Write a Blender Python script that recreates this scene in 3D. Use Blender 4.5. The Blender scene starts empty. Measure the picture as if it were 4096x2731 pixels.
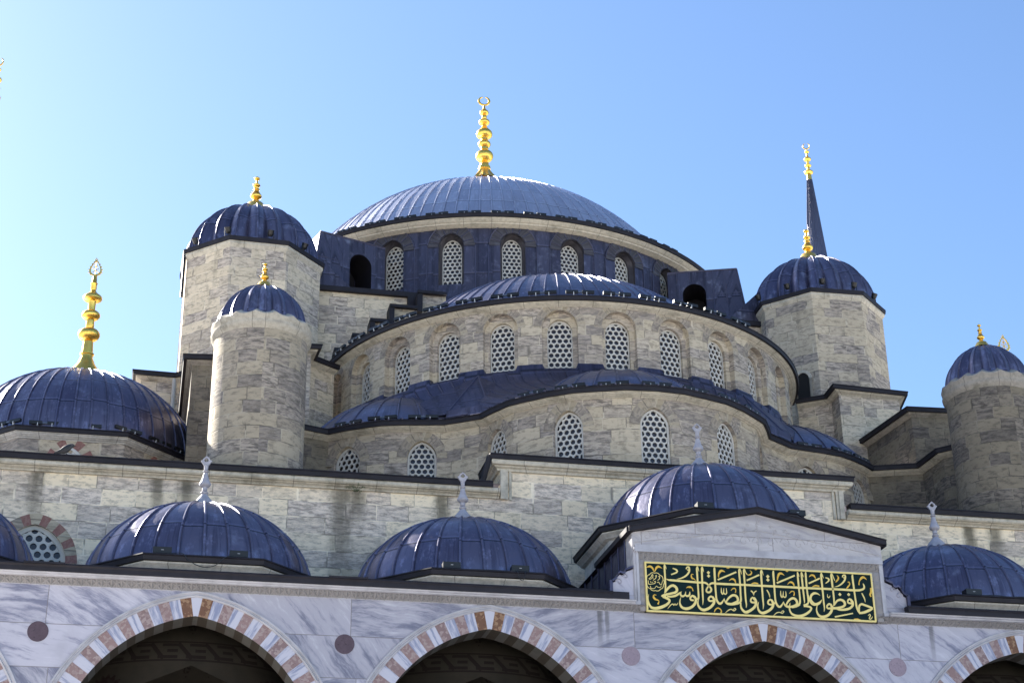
import bpy, math, random
import numpy as np
from mathutils import Matrix, Vector
random.seed(7)
scn = bpy.context.scene
COL = scn.collection
R = math.radians

# ------------------------------------------------------------------ camera
def make_camera():
    th, ps, ro = R(24.537), R(12.543), R(-0.771)
    F = np.array([math.sin(ps)*math.cos(th), math.cos(ps)*math.cos(th), math.sin(th)])
    X = np.array([math.cos(ps), -math.sin(ps), 0.0]); U = np.cross(X, F)
    X2 = X*math.cos(ro)+U*math.sin(ro); U2 = -X*math.sin(ro)+U*math.cos(ro)
    cd = bpy.data.cameras.new('camera'); co = bpy.data.objects.new('camera', cd); COL.objects.link(co)
    m = Matrix.Identity(4)
    for i in range(3):
        m[i][0], m[i][1], m[i][2] = X2[i], U2[i], -F[i]
    m[0][3], m[1][3], m[2][3] = -14.573, -37.772, -0.694
    co.matrix_world = m
    cd.sensor_width = 36.0; cd.lens = 6700.777/4096*36.0
    cd.clip_start = 0.1; cd.clip_end = 3000
    scn.camera = co
make_camera()

# ------------------------------------------------------------------ light
SUN_EL, SUN_AZ = 32.0, 37.0          # azimuth measured from +Y towards -X
world = bpy.data.worlds.new('World'); scn.world = world; world.use_nodes = True
wn = world.node_tree; bg = wn.nodes['Background']
sky = wn.nodes.new('ShaderNodeTexSky'); sky.sky_type = 'NISHITA'; sky.sun_disc = False
sky.sun_elevation = R(SUN_EL); sky.sun_rotation = R(-SUN_AZ)
sky.air_density = 1.0; sky.dust_density = 0.65; sky.ozone_density = 5.0; sky.altitude = 50
wn.links.new(sky.outputs[0], bg.inputs[0]); bg.inputs[1].default_value = 0.055
sl = bpy.data.lights.new('sun', 'SUN'); sl.energy = 5.0; sl.angle = R(0.53); sl.color = (1.0, 0.94, 0.84)
so = bpy.data.objects.new('sun', sl); COL.objects.link(so)
sd = Vector((-math.sin(R(SUN_AZ))*math.cos(R(SUN_EL)), math.cos(R(SUN_AZ))*math.cos(R(SUN_EL)), math.sin(R(SUN_EL))))
so.rotation_euler = sd.to_track_quat('Z', 'Y').to_euler()
scn.view_settings.view_transform = 'Standard'; scn.view_settings.look = 'None'
scn.view_settings.exposure = 2.25; scn.view_settings.gamma = 1.0

# ------------------------------------------------------------------ node helper
class NT:
    def __init__(s, name):
        s.m = bpy.data.materials.new(name); s.m.use_nodes = True
        s.t = s.m.node_tree; s.b = s.t.nodes['Principled BSDF']
    def n(s, typ, ins=None, **props):
        x = s.t.nodes.new(typ)
        for k, v in props.items(): setattr(x, k, v)
        for k, v in (ins or {}).items(): s.set(x.inputs[k], v)
        return x
    def set(s, sock, v):
        if hasattr(v, 'is_output') or isinstance(v, bpy.types.NodeSocket): s.t.links.new(v, sock)
        else:
            if isinstance(v, tuple) and len(v) == 3 and sock.type == 'RGBA': v = v+(1.0,)
            sock.default_value = v
    def math(s, op, a, b=0.0, c=None, clamp=False):
        x = s.n('ShaderNodeMath', operation=op, use_clamp=clamp)
        s.set(x.inputs[0], a); s.set(x.inputs[1], b)
        if c is not None: s.set(x.inputs[2], c)
        return x.outputs[0]
    def comb(s, x, y, z=0.0): return s.n('ShaderNodeCombineXYZ', {0: x, 1: y, 2: z}).outputs[0]
    def sep(s, v):
        x = s.n('ShaderNodeSeparateXYZ', {0: v}); return x.outputs[0], x.outputs[1], x.outputs[2]
    def uv(s): return s.sep(s.n('ShaderNodeTexCoord').outputs['UV'])
    def pos(s): return s.sep(s.n('ShaderNodeNewGeometry').outputs['Position'])
    def noise(s, vec, scale=1.0, detail=4.0, rough=0.55, dim='3D'):
        x = s.n('ShaderNodeTexNoise', {'Vector': vec, 'Scale': scale, 'Detail': detail, 'Roughness': rough}, noise_dimensions=dim)
        return x.outputs[0]
    def white(s, vec):
        x = s.n('ShaderNodeTexWhiteNoise', {'Vector': vec}, noise_dimensions='3D'); return x.outputs[0], x.outputs[1]
    def ramp(s, f, lo, hi):       # smooth 0..1 between lo and hi
        x = s.n('ShaderNodeMapRange', {0: f, 1: lo, 2: hi, 3: 0.0, 4: 1.0}, interpolation_type='SMOOTHSTEP'); return x.outputs[0]
    def mix(s, f, a, b, mode='MIX'):
        x = s.n('ShaderNodeMix', data_type='RGBA', blend_type=mode, clamp_factor=True)
        s.set(x.inputs[0], f); s.set(x.inputs[6], a); s.set(x.inputs[7], b); return x.outputs[2]
    def bump(s, h, strength=0.3, dist=0.02):
        return s.n('ShaderNodeBump', {'Strength': strength, 'Distance': dist, 'Height': h}).outputs[0]
    def out(s, col, rough=0.8, metal=0.0, normal=None, spec=None):
        s.set(s.b.inputs['Base Color'], col); s.set(s.b.inputs['Roughness'], rough); s.set(s.b.inputs['Metallic'], metal)
        if normal is not None: s.set(s.b.inputs['Normal'], normal)
        if spec is not None: s.set(s.b.inputs['Specular IOR Level'], spec)
        return s.m

# ------------------------------------------------------------------ materials
def stone(name, h=0.40, w=0.85, warm=0.5, dark=1.0, gain=1.0, stains=(), striate=1.0, blotch=0.5):
    """weathered limestone ashlar: courses of uneven blocks, cream repairs, grey-mauve streaked old blocks"""
    N = NT(name); u, v, _ = N.uv()
    wob = N.noise(N.comb(u, v), 1.3, 2)
    v2 = N.math('ADD', v, N.math('MULTIPLY', N.math('SUBTRACT', wob, 0.5), 0.05))
    row = N.math('FLOOR', N.math('DIVIDE', v2, h)); fv = N.math('FRACT', N.math('DIVIDE', v2, h))
    rr, _c = N.white(N.comb(row, 3.3))
    us = N.math('ADD', N.math('DIVIDE', u, w), N.math('MULTIPLY', rr, 7.31))
    us = N.math('ADD', us, N.math('MULTIPLY', N.math('SUBTRACT', N.noise(N.comb(N.math('MULTIPLY', us, 0.55), N.math('MULTIPLY', row, 5.7)), 1.0, 0), 0.5), 2.2))
    cell = N.math('FLOOR', us); fu = N.math('FRACT', us)
    idv, idc = N.white(N.comb(cell, row)); r1, r2, r3 = N.sep(idc)
    du = N.math('MULTIPLY', N.math('MINIMUM', fu, N.math('SUBTRACT', 1.0, fu)), w)
    dv = N.math('MULTIPLY', N.math('MINIMUM', fv, N.math('SUBTRACT', 1.0, fv)), h)
    d = N.math('MINIMUM', du, dv)
    jn = N.noise(N.comb(u, v), 9.0, 2)
    joint = N.math('SUBTRACT', 1.0, N.ramp(N.math('SUBTRACT', d, N.math('MULTIPLY', jn, 0.014)), 0.0, 0.014))
    # block kind: cream smooth repair or grey-mauve old stone
    grey = N.ramp(r1, 0.40-0.25*(0.5-warm)-0.16, 0.40+0.30)
    cream = N.mix(r2, (0.400, 0.350, 0.286), (0.345, 0.304, 0.254))
    old = N.mix(r3, (0.335, 0.296, 0.270), (0.275, 0.246, 0.238))
    base = N.mix(grey, cream, old)
    tv = N.math('ADD', 0.84, N.math('MULTIPLY', r2, 0.30)); base = N.mix(1.0, base, N.n('ShaderNodeCombineColor', {0: tv, 1: tv, 2: tv}).outputs[0], 'MULTIPLY')
    # bedding streaks
    uu = N.math('ADD', N.math('MULTIPLY', u, 2.4), N.math('MULTIPLY', r2, 40.0)); tilt = N.math('MULTIPLY', N.math('MULTIPLY', N.math('SUBTRACT', r2, 0.5), 0.16), u)
    vv = N.math('ADD', v, tilt)
    sv = N.noise(N.comb(uu, N.math('ADD', N.math('MULTIPLY', vv, 10.5), N.math('MULTIPLY', r3, 60.0))), 1.0, 8, 0.72)
    sf = N.noise(N.comb(N.math('MULTIPLY', uu, 2.0), N.math('MULTIPLY', vv, 30.0), r1), 1.0, 5, 0.7)
    amt = N.math('ADD', 0.10, N.math('MULTIPLY', grey, 0.90))
    st = N.math('MULTIPLY', N.ramp(sv, 0.445, 0.61), amt)
    base = N.mix(N.math('MULTIPLY', st, 0.88*striate), base, N.mix(r2, (0.125, 0.114, 0.118), (0.085, 0.077, 0.078)))
    lt = N.math('MULTIPLY', N.ramp(sv, 0.46, 0.34), N.math('MULTIPLY', amt, 0.35))
    base = N.mix(lt, base, (0.44, 0.39, 0.335))
    fl = N.math('MULTIPLY', N.ramp(sf, 0.60, 0.68), N.math('MULTIPLY', amt, 0.75*striate))
    base = N.mix(fl, base, (0.06, 0.055, 0.055))
    # pits and chips
    pt = N.noise(N.comb(N.math('MULTIPLY', u, 9.0), N.math('MULTIPLY', v, 30.0), r1), 1.0, 3, 0.7)
    pit = N.math('MULTIPLY', N.ramp(pt, 0.64, 0.72), N.math('ADD', 0.15, N.math('MULTIPLY', grey, 0.75)))
    base = N.mix(N.math('MULTIPLY', pit, 0.7), base, (0.05, 0.046, 0.045))
    mo = N.noise(N.comb(N.math('MULTIPLY', u, 4.0), N.math('MULTIPLY', v, 8.5), N.math('MULTIPLY', r1, 9.0)), 1.0, 7, 0.72)
    base = N.mix(N.math('MULTIPLY', N.ramp(mo, 0.48, 0.62), 0.75), base, N.mix(0.62, base, (0.085, 0.075, 0.068)))
    # joints
    jt = N.noise(N.comb(u, v), 2.0, 2)
    base = N.mix(N.math('MULTIPLY', joint, 0.8), base, N.mix(N.ramp(jt, 0.42, 0.58), (0.42, 0.38, 0.33), (0.11, 0.10, 0.092)))
    # broad soot and water stains
    big = N.noise(N.comb(N.math('MULTIPLY', u, 0.45), N.math('MULTIPLY', v, 0.30)), 1.0, 5, 0.6)
    soot = N.math('MULTIPLY', N.ramp(big, 0.50, 0.74), blotch)
    base = N.mix(soot, base, N.mix(0.55, base, (0.075, 0.068, 0.062)))
    run = N.noise(N.comb(N.math('MULTIPLY', u, 2.2), N.math('MULTIPLY', v, 0.10)), 1.0, 4, 0.6)
    runm = N.math('MULTIPLY', N.ramp(run, 0.60, 0.74), 0.45)
    base = N.mix(runm, base, N.mix(0.6, base, (0.08, 0.075, 0.065)))
    rag = N.noise(N.comb(N.math('MULTIPLY', u, 4.0), N.math('MULTIPLY', v, 1.2)), 1.0, 4, 0.65)
    for (su, sw, v0, v1, k) in stains:     # individual dark run-off stains below leaking gutters
        x = N.math('ABSOLUTE', N.math('SUBTRACT', u, su))
        x = N.math('ADD', x, N.math('MULTIPLY', N.math('SUBTRACT', rag, 0.5), sw*1.8))
        mk = N.math('MULTIPLY', N.math('SUBTRACT', 1.0, N.ramp(x, sw*0.15, sw*1.5)), N.math('POWER', N.ramp(v, v0, v1), 0.7))
        base = N.mix(N.math('MULTIPLY', mk, k), base, (0.035, 0.033, 0.026))
    if True: base = N.mix(1.0, base, (gain*1.04, gain, gain*0.89), 'MULTIPLY')
    if dark != 1.0: base = N.mix(1.0, base, (dark, dark, dark), 'MULTIPLY')
    hgt = N.math('SUBTRACT', N.math('ADD', N.math('MULTIPLY', sv, 0.6), N.math('MULTIPLY', r3, 0.25)), N.math('ADD', N.math('MULTIPLY', joint, 0.5), N.math('MULTIPLY', pit, 0.6)))
    return N.out(base, 0.88, 0, N.bump(hgt, 0.55, 0.03), 0.3)

def plain_stone(name, col=(0.56, 0.51, 0.42), dirt=0.5):
    """dressed cornice stone with soot in blotches"""
    N = NT(name); u, v, _ = N.uv(); p = N.comb(*N.pos())
    a = N.noise(p, 1.1, 5, 0.65); b = N.noise(p, 7.0, 5, 0.7)
    c = N.mix(N.ramp(b, 0.35, 0.7), col, tuple(x*0.72 for x in col))
    c = N.mix(N.math('MULTIPLY', N.ramp(a, 0.52, 0.72), dirt), c, (0.10, 0.095, 0.065))
    s = N.math('FRACT', N.math('DIVIDE', u, 1.15))
    j = N.math('LESS_THAN', s, 0.018)
    c = N.mix(N.math('MULTIPLY', j, 0.65), c, (0.10, 0.09, 0.08))
    return N.out(c, 0.85, 0, N.bump(b, 0.35, 0.02), 0.3)

def lead(name, base=(0.24, 0.25, 0.31), alt=(0.33, 0.34, 0.40), lap=1.15, metal=0.75, rough=0.36, oxide=0.5, streak=1.0, pw=0.55):
    """weathered lead sheet: UV u counts sheets across, v is metres along the sheet"""
    N = NT(name); u, v, _ = N.uv(); P = N.comb(*N.pos())
    col = N.math('FLOOR', u)
    r0, _c = N.white(N.comb(col, 1.7))
    vv = N.math('ADD', N.math('DIVIDE', v, lap), N.math('MULTIPLY', N.math('ROUND', N.math('MULTIPLY', r0, 2.0)), 0.06))
    row = N.math('FLOOR', vv); fv = N.math('FRACT', vv)
    rid, rc = N.white(N.comb(col, row, 2.0)); a1, a2, a3 = N.sep(rc)
    line = N.math('SUBTRACT', 1.0, N.ramp(N.math('MULTIPLY', fv, lap), 0.02, 0.055)); fu = N.math('FRACT', u); edge = N.ramp(N.math('ABSOLUTE', N.math('SUBTRACT', fu, 0.5)), 0.34, 0.44); lap_shine = N.math('MULTIPLY', N.ramp(N.math('MULTIPLY', fv, lap), 0.05, 0.07), N.math('SUBTRACT', 1.0, N.ramp(N.math('MULTIPLY', fv, lap), 0.07, 0.13)))
    c = N.mix(N.math('MULTIPLY', a1, 0.8), base, alt)
    n1 = N.noise(P, 1.6, 6, 0.65); n2 = N.noise(N.comb(N.math('MULTIPLY', u, 5.0), N.math('MULTIPLY', v, 0.6), a2), 1.0, 5, 0.65)
    c = N.mix(N.math('MULTIPLY', N.ramp(n2, 0.48, 0.70), 0.55*streak), c, tuple(x*0.55 for x in base))
    c = N.mix(N.math('MULTIPLY', N.ramp(n1, 0.54, 0.78), oxide), c, (0.30, 0.31, 0.40))
    n3 = N.noise(P, 11.0, 4, 0.7)
    c = N.mix(N.math('MULTIPLY', N.ramp(n3, 0.62, 0.74), 0.25*oxide), c, (0.36, 0.37, 0.44))
    c = N.mix(N.math('MULTIPLY', edge, 0.45), c, tuple(x*0.42 for x in base))  # shade beside the ribs painted along the sheet edges
    c = N.mix(N.math('MULTIPLY', lap_shine, 0.35), c, tuple(min(1, x*2.0) for x in alt))  # painted highlight on the lip of each lap
    n4 = N.noise(N.comb(N.math('MULTIPLY', u, 3.0), N.math('MULTIPLY', v, 2.2), a3), 1.0, 7, 0.75)
    c = N.mix(N.math('MULTIPLY', N.ramp(n4, 0.52, 0.66), 0.55*oxide+0.1), c, tuple(min(1, x*1.9) for x in alt))
    c = N.mix(N.math('MULTIPLY', line, 0.85), c, (0.02, 0.02, 0.032))
    rg = N.math('ADD', rough-0.10, N.math('ADD', N.math('MULTIPLY', n1, 0.16), N.math('MULTIPLY', a2, 0.08)))
    hg = N.math('ADD', N.math('MULTIPLY', N.noise(P, 3.2, 3, 0.5), 1.0), N.math('MULTIPLY', line, 0.5))
    return N.out(c, rg, metal, N.bump(hg, 0.5, 0.035))

def marble(name, tint=(0.405, 0.385, 0.435), vein=(0.145, 0.145, 0.205), stains=()):
    """veined grey-white slabs; panel joints follow the UV (metres)"""
    N = NT(name); u, v, _ = N.uv()
    row = N.math('FLOOR', N.math('DIVIDE', N.math('SUBTRACT', v, 9.19-0.97*8), 0.97))
    fv = N.math('FRACT', N.math('DIVIDE', N.math('SUBTRACT', v, 9.19-0.97*8), 0.97))
    rr, _c = N.white(N.comb(row, 5.1))
    par = N.math('MULTIPLY', N.math('MODULO', row, 2.0), 0.5)
    us = N.math('ADD', N.math('DIVIDE', N.math('ADD', u, 44.1), 3.4), N.math('ADD', par, N.math('MULTIPLY', N.math('SUBTRACT', rr, 0.5), 0.2)))
    cell = N.math('FLOOR', us); fu = N.math('FRACT', us)
    _v, idc = N.white(N.comb(cell, row, 9.0)); r1, r2, r3 = N.sep(idc)
    ang = N.math('ADD', -0.95, N.math('MULTIPLY', r1, 1.25))
    ca, sa = N.math('COSINE', ang), N.math('SINE', ang)
    al = N.math('ADD', N.math('MULTIPLY', u, ca), N.math('MULTIPLY', v, sa))
    ac = N.math('SUBTRACT', N.math('MULTIPLY', v, ca), N.math('MULTIPLY', u, sa))
    wv = N.noise(N.comb(u, v), 0.9, 3)
    ac = N.math('ADD', ac, N.math('MULTIPLY', wv, 0.35))
    n = N.noise(N.comb(N.math('MULTIPLY', al, 0.75), N.math('ADD', N.math('MULTIPLY', ac, 4.2), N.math('MULTIPLY', r2, 50.0))), 1.0, 8, 0.70)
    lo = N.math('SUBTRACT', 0.50, N.math('MULTIPLY', r3, 0.12))
    m = N.ramp(n, lo, N.math('ADD', lo, 0.20))
    sl_ = N.math('ADD', 0.80, N.math('MULTIPLY', r2, 0.32)); c = N.mix(N.math('MULTIPLY', m, 0.92), tint, vein); c = N.mix(1.0, c, N.n('ShaderNodeCombineColor', {0: sl_, 1: sl_, 2: sl_}).outputs[0], 'MULTIPLY')
    c = N.mix(N.math('MULTIPLY', N.ramp(n, 0.44, 0.32), 0.55), c, (0.56, 0.54, 0.58))
    n2 = N.noise(N.comb(u, v, r2), 1.3, 4)
    c = N.mix(N.math('MULTIPLY', N.ramp(n2, 0.5, 0.75), 0.4), c, tuple(x*0.72 for x in tint))
    d = N.math('MINIMUM', N.math('MULTIPLY', N.math('MINIMUM', fu, N.math('SUBTRACT', 1.0, fu)), 3.4), N.math('MULTIPLY', N.math('MINIMUM', fv, N.math('SUBTRACT', 1.0, fv)), 0.97))
    j = N.math('SUBTRACT', 1.0, N.ramp(d, 0.004, 0.014))
    c = N.mix(N.math('MULTIPLY', j, 0.75), c, (0.15, 0.125, 0.12))
    rag = N.noise(N.comb(N.math('MULTIPLY', u, 9.0), N.math('MULTIPLY', v, 1.2)), 1.0, 4, 0.65)
    for (su, sw, v0, v1, k) in stains:
        x = N.math('ADD', N.math('ABSOLUTE', N.math('SUBTRACT', u, su)), N.math('MULTIPLY', N.math('SUBTRACT', rag, 0.5), sw*1.5))
        mk = N.math('MULTIPLY', N.math('SUBTRACT', 1.0, N.ramp(x, sw*0.3, sw)), N.ramp(v, v0, v1))
        c = N.mix(N.math('MULTIPLY', mk, k), c, (0.06, 0.052, 0.045))
    return N.out(c, 0.38, 0, N.bump(n, 0.1, 0.01), 0.4)

def voussoir_white():
    N = NT('white_voussoir_marble'); u, v, _ = N.uv()
    _v, idc = N.white(N.comb(N.math('FLOOR', u), 4.0)); r1, r2, r3 = N.sep(idc)
    n = N.noise(N.comb(N.math('ADD', N.math('MULTIPLY', u, 3.2), N.math('MULTIPLY', r1, 30.0)), N.math('MULTIPLY', v, 1.4), r2), 1.0, 6, 0.65)
    c = N.mix(N.math('MULTIPLY', N.ramp(n, 0.46, 0.64), 0.85), (0.47, 0.455, 0.51), (0.17, 0.19, 0.29))
    return N.out(c, 0.4, 0, None, 0.4)

def breccia(name, a, b, spot):
    N = NT(name); P = N.comb(*N.pos()); u, v, _ = N.uv()
    _v, idc = N.white(N.comb(N.math('FLOOR', u), 8.0)); r1, r2, r3 = N.sep(idc)
    vo = N.n('ShaderNodeTexVoronoi', {'Vector': P, 'Scale': 16.0}, feature='F1')
    n = N.noise(P, 26.0, 4, 0.7)
    c = N.mix(r1, a, b)
    c = N.mix(N.ramp(N.sep(vo.outputs['Color'])[0], 0.45, 0.8), c, spot)
    c = N.mix(N.math('MULTIPLY', N.ramp(n, 0.58, 0.68), 0.7), c, tuple(x*0.3 for x in a))
    return N.out(c, 0.6, 0, N.bump(n, 0.2, 0.01), 0.4)

def simple(name, col, rough=0.6, metal=0.0, var=0.25, scale=6.0, spec=None):
    N = NT(name); P = N.comb(*N.pos()); n = N.noise(P, scale, 4, 0.6)
    c = N.mix(N.math('MULTIPLY', N.ramp(n, 0.35, 0.7), var), col, tuple(x*0.45 for x in col))
    return N.out(c, rough, metal, None, spec)

def gold(name, col=(0.90, 0.58, 0.12), rough=0.30):
    N = NT(name); P = N.comb(*N.pos()); n = N.noise(P, 5.0, 4, 0.6)
    c = N.mix(N.math('MULTIPLY', N.ramp(n, 0.45, 0.75), 0.45), col, (0.55, 0.33, 0.07))
    return N.out(c, N.math('ADD', rough, N.math('MULTIPLY', n, 0.12)), 1.0, N.bump(n, 0.08, 0.01))

def medallion_plaster(name):
    """pendentive plaster with a dark red arabesque medallion; UV in metres from the medallion's centre"""
    N = NT(name); u, v, _ = N.uv()
    n = N.noise(N.comb(*N.pos()), 2.0, 4); c = N.mix(N.ramp(n, 0.3, 0.7), (0.025, 0.020, 0.014), (0.018, 0.015, 0.011))  # plaster tones carry the painted shade of the vault
    d = N.math('SQRT', N.math('ADD', N.math('MULTIPLY', u, u), N.math('MULTIPLY', v, v)))
    an = N.math('ARCTAN2', v, u)
    rim = N.math('ADD', 0.50, N.math('MULTIPLY', N.math('SINE', N.math('MULTIPLY', an, 18.0)), 0.05))
    ins = N.math('LESS_THAN', d, rim)
    p = N.math('GREATER_THAN', N.noise(N.comb(N.math('MULTIPLY', d, 9.0), N.math('MULTIPLY', N.math('SINE', N.math('MULTIPLY', an, 4.0)), 1.3)), 1.0, 3), 0.47)
    c = N.mix(N.math('MULTIPLY', ins, N.math('ADD', 0.45, N.math('MULTIPLY', p, 0.5))), c, (0.010, 0.003, 0.003))
    return N.out(c, 0.9, 0, None, 0.2)

def painted_plaster(name):
    """vault plaster with stencilled dark-red band: u counts motifs, v is 0..1 up the dome"""
    N = NT(name); u, v, _ = N.uv()
    n = N.noise(N.comb(*N.pos()), 2.0, 4)
    c = N.mix(N.ramp(n, 0.3, 0.7), (0.026, 0.021, 0.015), (0.019, 0.016, 0.011))  # base tones darkened to paint the shade inside the vault
    fu = N.math('FRACT', u)
    vn = N.math('DIVIDE', N.math('SUBTRACT', v, 0.06), 0.14)
    dg = N.math('LESS_THAN', N.math('ABSOLUTE', N.math('SUBTRACT', vn, N.math('SUBTRACT', 1.0, N.math('MULTIPLY', fu, 2.0)))), 0.20)
    dg = N.math('MULTIPLY', dg, N.math('LESS_THAN', fu, 0.5))
    tb = N.math('MULTIPLY', N.math('GREATER_THAN', vn, 0.80), N.math('MULTIPLY', N.math('LESS_THAN', vn, 1.0), N.math('GREATER_THAN', fu, 0.42)))
    bb = N.math('MULTIPLY', N.math('LESS_THAN', vn, 0.20), N.math('MULTIPLY', N.math('GREATER_THAN', vn, 0.0), N.math('GREATER_THAN', fu, 0.30)))
    mb = N.math('MULTIPLY', N.math('LESS_THAN', N.math('ABSOLUTE', N.math('SUBTRACT', vn, 0.5)), 0.10), N.math('GREATER_THAN', fu, 0.62))
    key = N.math('MAXIMUM', N.math('MAXIMUM', dg, mb), N.math('MAXIMUM', tb, bb))
    inb = N.math('MULTIPLY', N.math('GREATER_THAN', v, 0.04), N.math('LESS_THAN', v, 0.22))
    e1 = N.math('LESS_THAN', N.math('ABSOLUTE', N.math('SUBTRACT', v, 0.045)), 0.008)
    e2 = N.math('LESS_THAN', N.math('ABSOLUTE', N.math('SUBTRACT', v, 0.215)), 0.008)
    pal = N.math('LESS_THAN', N.math('ADD', 0.30, N.math('MULTIPLY', N.math('ABSOLUTE', N.math('SUBTRACT', fu, 0.5)), 0.45)), v)
    pal = N.math('MULTIPLY', pal, N.math('LESS_THAN', v, 0.56))
    sc = N.math('GREATER_THAN', N.noise(N.comb(N.math('MULTIPLY', fu, 7.0), N.math('MULTIPLY', v, 26.0)), 1.0, 2), 0.5)
    pal = N.math('MULTIPLY', pal, sc)
    mk = N.math('MAXIMUM', N.math('MULTIPLY', key, inb), N.math('MAXIMUM', N.math('MAXIMUM', e1, e2), pal))
    c = N.mix(N.math('MULTIPLY', mk, 0.75), c, (0.007, 0.003, 0.003))
    return N.out(c, 0.9, 0, None, 0.2)

M = {}
M['stone'] = stone('weathered_ashlar', gain=1.7)
M['stone_pale'] = stone('pale_ashlar', warm=0.62, blotch=0.3, w=1.0, gain=1.3)
M['stone_dark'] = stone('sooty_ashlar', warm=0.95, dark=0.55, blotch=0.9)
M['stone_b'] = stone('drum_ashlar', h=0.36, w=0.95, warm=0.35, blotch=0.35, striate=0.95, gain=1.35)
M['stone_turret'] = stone('turret_ashlar', h=0.40, w=0.9, warm=0.62, blotch=0.6, gain=1.02)
M['stone_front'] = stone('front_wall_ashlar', gain=2.25, h=0.47, w=1.05, warm=0.5, blotch=0.35, striate=0.8,
    stains=((-17.87, 0.22, 13.0, 14.9, 0.75), (-14.69, 0.16, 13.6, 15.0, 0.8), (-13.90, 0.26, 13.4, 15.0, 0.85), (-9.70, 0.30, 11.8, 14.4, 0.72),
            (-9.25, 0.22, 13.6, 15.0, 0.8), (-6.87, 0.22, 12.6, 14.9, 0.8), (9.18, 0.22, 13.0, 14.9, 0.85), (10.0, 0.25, 13.2, 14.9, 0.75), (-9.2, 0.9, 13.6, 11.6, 0.55)))
M['cornice'] = plain_stone('cornice_stone')
M['cornice_turret'] = plain_stone('stained_turret_cornice', (0.47, 0.425, 0.35), 0.85)
M['cornice_dark'] = plain_stone('sooty_cornice_stone', (0.33, 0.30, 0.26), 0.7)
M['cornice_white'] = plain_stone('pale_cornice_stone', (0.55, 0.52, 0.47), 0.35)
M['arch_stone'] = stone('arch_stone', h=0.6, w=0.17, warm=0.55, blotch=0.4, striate=0.5)
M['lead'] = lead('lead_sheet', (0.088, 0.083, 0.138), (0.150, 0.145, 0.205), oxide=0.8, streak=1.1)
M['lead_main'] = lead('lit_main_dome_lead', (0.36, 0.37, 0.45), (0.48, 0.49, 0.57), lap=1.25, metal=0.75, rough=0.38, oxide=0.35, streak=0.5)  # paler copy of the lead: sunlight on the high dome put into the colour
M['lead_wall'] = lead('lead_wall_cladding', (0.042, 0.041, 0.070), (0.075, 0.074, 0.115), lap=1.4, metal=0.6, rough=0.48, oxide=0.55)
M['lead_roof'] = lead('lead_roof_sheet', (0.048, 0.047, 0.085), (0.085, 0.084, 0.135), lap=1.0, metal=0.65, rough=0.46, oxide=0.35)
M['lead_brown'] = lead('brown_lead', (0.055, 0.05, 0.06), (0.09, 0.08, 0.085), lap=3.0, metal=0.5, rough=0.55, oxide=0.2)
M['lead_spire'] = lead('spire_lead', (0.12, 0.12, 0.165), (0.17, 0.17, 0.22), lap=2.4)
M['lead_exedra'] = lead('exedra_lead', (0.11, 0.11, 0.17), (0.16, 0.16, 0.23))
M['gutter'] = simple('dark_gutter_lead', (0.020, 0.018, 0.024), 0.62, 0.2, 0.5, 3.0, 0.3)
M['gold'] = gold('gilded_copper')
M['lattice'] = simple('white_plaster_lattice', (0.56, 0.54, 0.50), 0.8, 0, 0.35, 3.0)
N_ = NT('dark_bottle_glass'); M['glass'] = N_.out((0.022, 0.017, 0.018), 0.16, 0.0, None, 0.5)
M['marble'] = marble('veined_marble', stains=((-4.10, 0.10, 8.9, 10.0, 0.7), (-3.93, 0.07, 9.0, 10.0, 0.6), (4.43, 0.09, 8.8, 10.2, 0.7)))
M['marble_pale'] = marble('pale_gable_marble', (0.46, 0.43, 0.43), (0.33, 0.31, 0.33))
M['marble_trim'] = simple('carved_marble', (0.42, 0.405, 0.43), 0.55, 0, 0.45, 2.5)
M['frieze'] = simple('shaded_carved_marble', (0.265, 0.248, 0.245), 0.65, 0, 0.3, 1.6)  # carved marble darkened: the frieze's shade put into the colour
M['marble_v'] = voussoir_white()
M['pink'] = breccia('pink_breccia', (0.25, 0.160, 0.150), (0.195, 0.130, 0.128), (0.31, 0.235, 0.220))
M['rust'] = breccia('rust_breccia', (0.19, 0.085, 0.042), (0.14, 0.065, 0.035), (0.27, 0.16, 0.09))
M['brick_red'] = breccia('red_voussoir_stone', (0.26, 0.115, 0.09), (0.22, 0.10, 0.085), (0.28, 0.15, 0.12))
M['plaster'] = painted_plaster('painted_vault_plaster')
M['plaster_medal'] = medallion_plaster('medallion_plaster')
M['plaster_plain'] = simple('shaded_vault_plaster', (0.022, 0.018, 0.013), 0.9, 0, 0.3, 1.5, 0.2)  # pale plaster made near black: vault shade put into the colour
M['soffit_dark'] = simple('shaded_soffit_stone', (0.045, 0.033, 0.022), 0.8, 0, 0.4, 4)  # coloured voussoir stone darkened: soffit shade put into the colour
M['soffit_pale'] = simple('shaded_soffit_marble', (0.10, 0.092, 0.08), 0.7, 0, 0.3, 4)  # white voussoir marble darkened with the same painted soffit shade
M['porphyry'] = breccia('purple_porphyry', (0.075, 0.048, 0.062), (0.06, 0.04, 0.055), (0.085, 0.055, 0.07))
M['porphyry_pale'] = breccia('pale_porphyry', (0.26, 0.20, 0.235), (0.24, 0.19, 0.22), (0.28, 0.215, 0.25))
M['panel_green'] = simple('dark_green_board', (0.002, 0.014, 0.014), 0.6, 0, 0.3, 2.0, 0.15)
M['letter_gold'] = simple('letter_gold', (0.78, 0.62, 0.22), 0.45, 0.15, 0.18, 9.0)
M['leaf_gold'] = simple('leaf_gold', (0.80, 0.47, 0.06), 0.4, 0.3, 0.4, 20.0)
M['white_finial'] = simple('grey_white_marble_finial', (0.36, 0.35, 0.39), 0.55, 0, 0.35, 6.0)
M['black'] = simple('black_metal', (0.012, 0.012, 0.013), 0.4, 0.2, 0.2, 8.0)
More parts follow.
